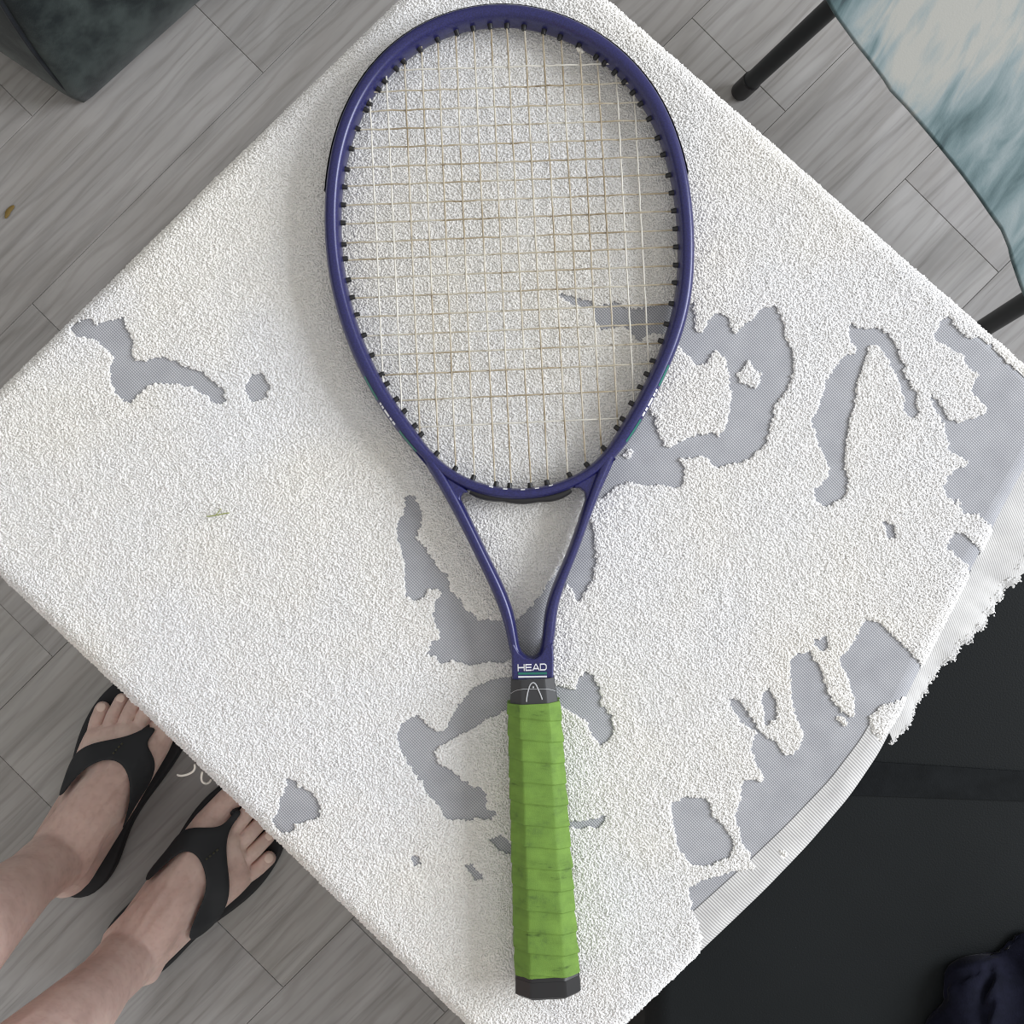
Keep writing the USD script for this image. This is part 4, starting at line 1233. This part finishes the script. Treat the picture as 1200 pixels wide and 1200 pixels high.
SW = 0.14
GLY = [[[(SW / 2, 0), (SW / 2, .8)], [(1.2 - SW / 2, 0), (1.2 - SW / 2, .8)], [(0, .4), (1.2, .4)]],
       [[(SW / 2, 0), (SW / 2, .8)], [(0, SW / 2), (1.1, SW / 2)], [(0, .4), (1.05, .4)], [(0, .8 - SW / 2), (1.1, .8 - SW / 2)]],
       [[(0.05, -0.02), (.62, .78), (.68, .78), (1.25, -0.02)], [(.3, .24), (1.0, .24)]],
       [[(SW / 2, 0), (SW / 2, .8)], [(0, .8 - SW / 2), (.78, .8 - SW / 2), (1.0, .74 - SW / 2), (1.1, .56), (1.1, .24), (1.0, .06 + SW / 2), (.78, SW / 2), (0, SW / 2)]]]
gl, xo = [], 0.0
for strokes, adv in zip(GLY, (1.36, 1.2, 1.36, 1.2)):
    g_ = unary_union([stroke(q, SW) for q in strokes]).intersection(shapely.geometry.box(-0.1, 0, 2, .8))
    gl.append(shapely.affinity.translate(g_, xo, 0)); xo += adv
word = unary_union(gl)
hd = trimesh.util.concatenate([trimesh.creation.extrude_polygon(g_, 0.0003, engine='earcut') for g_ in polys(word)])
wid = hd.bounds[1][0]
hd.apply_scale((33.5 * mmpx / wid, 8.0 * mmpx / 0.8, 1))
obj('lettering', lay(hd, (606.8, 786.5), ztop + 0.0001), M_WHITEP, frame, smooth=False, label='white HEAD lettering')
for (y0, y1, mt, nm) in ((788.0, 790.6, M_GREENP, 'green_stripe'), (792.2, 794.2, M_WHITEP, 'white_stripe')):
    a, b = P(607.3, (y0 + y1) / 2, ztop), P(641, (y0 + y1) / 2 - 0.4, ztop)
    c = (a + b) / 2
    obj(nm, box((c[0], c[1], ztop + 0.0001), (np.linalg.norm(b - a), (y1 - y0) * mmpx, 0.0004), math.atan2(b[1] - a[1], b[0] - a[0])), mt, frame, smooth=False)


def collar_z(px, py):
    s_ = ((P(px, py, ZH + 0.012)[:2] - G0[:2]) @ ga)
    t = np.clip((s_ + 0.001) / (sg + 0.005), 0, 1)
    w_ = (51 + 6 * t) * mm; h_ = 0.0225 + 0.0035 * t
    x = abs((P(px, py, ZH + 0.012)[:2] - G0[:2]) @ gs)
    flat_ = w_ / 2 - w_ * 0.235
    return ZH + h_ / 2 - (max(0.0, x - flat_) / (w_ * 0.235)) * h_ * 0.27


arch = np.array([(616.8, 822.5), (617.8, 814), (620, 805.5), (622.5, 801), (624.6, 800), (626.8, 801), (629.5, 805.5), (632.8, 813), (635.3, 820)])
ar = spline(arch, 40)
arw = np.array([P(x, y, collar_z(x, y)) for x, y in ar])
wprof = 0.00048
obj('emblem', trimesh.util.concatenate([tube(arw, wprof, 6), trimesh.creation.icosphere(2, 0.0007).apply_scale((1, 1, 0.4)).apply_translation(P(624.8, 805.4, collar_z(624.8, 805.4)))]), M_SILVER, collar, smooth=True, label='silver arch emblem with a dot')
cl_px = spline(np.array([(598.5, 813), (603, 810), (610, 808), (618, 807.5), (630, 807.5), (641, 807.6), (647, 808.5), (651, 810)]), 40)
obj('emblem_line', tube(np.array([P(x, y, collar_z(x, y) + 0.0001) for x, y in cl_px]), 0.00022, 5), M_SILVER, collar, smooth=True)

# ------------------------------------------------------------------ small things
sp_ = P(12, 246)
for k_, (dx, dy, rr) in enumerate(((0, 0, 0.4), )):
    a = trimesh.creation.icosphere(2, 1.0).apply_scale((0.0075, 0.0028, 0.0012))
    b = a.copy().apply_transform(trimesh.transformations.rotation_matrix(1.1, [0, 0, 1])).apply_translation((-0.002, -0.004, 0.0002))
    a.apply_transform(trimesh.transformations.rotation_matrix(0.75, [0, 0, 1]))
    lf = trimesh.util.concatenate([a, b]); lf.apply_translation((sp_[0], sp_[1], 0.0012))
    tag(obj('leaf_scrap', lf, M_SPECK, None, smooth=True), 'tiny dry brown leaf scrap on the floor at the left', 'leaf')
fb = spline(PP([(242, 605), (252, 604), (262, 602), (269, 601)], TOP + 0.0040), 20)
gf = trimesh.util.concatenate([tube(fb, 0.00045, 5), tube(spline(PP([(252, 604), (256, 600), (259, 596)], TOP + 0.0040), 8), 0.0003, 5)])
tag(obj('grass_fibre', gf, plain('green_fibre', (0.32, 0.36, 0.12), 0.7), None, smooth=True), 'thin pale green grass fibre lying on the left of the white cover', 'grass')
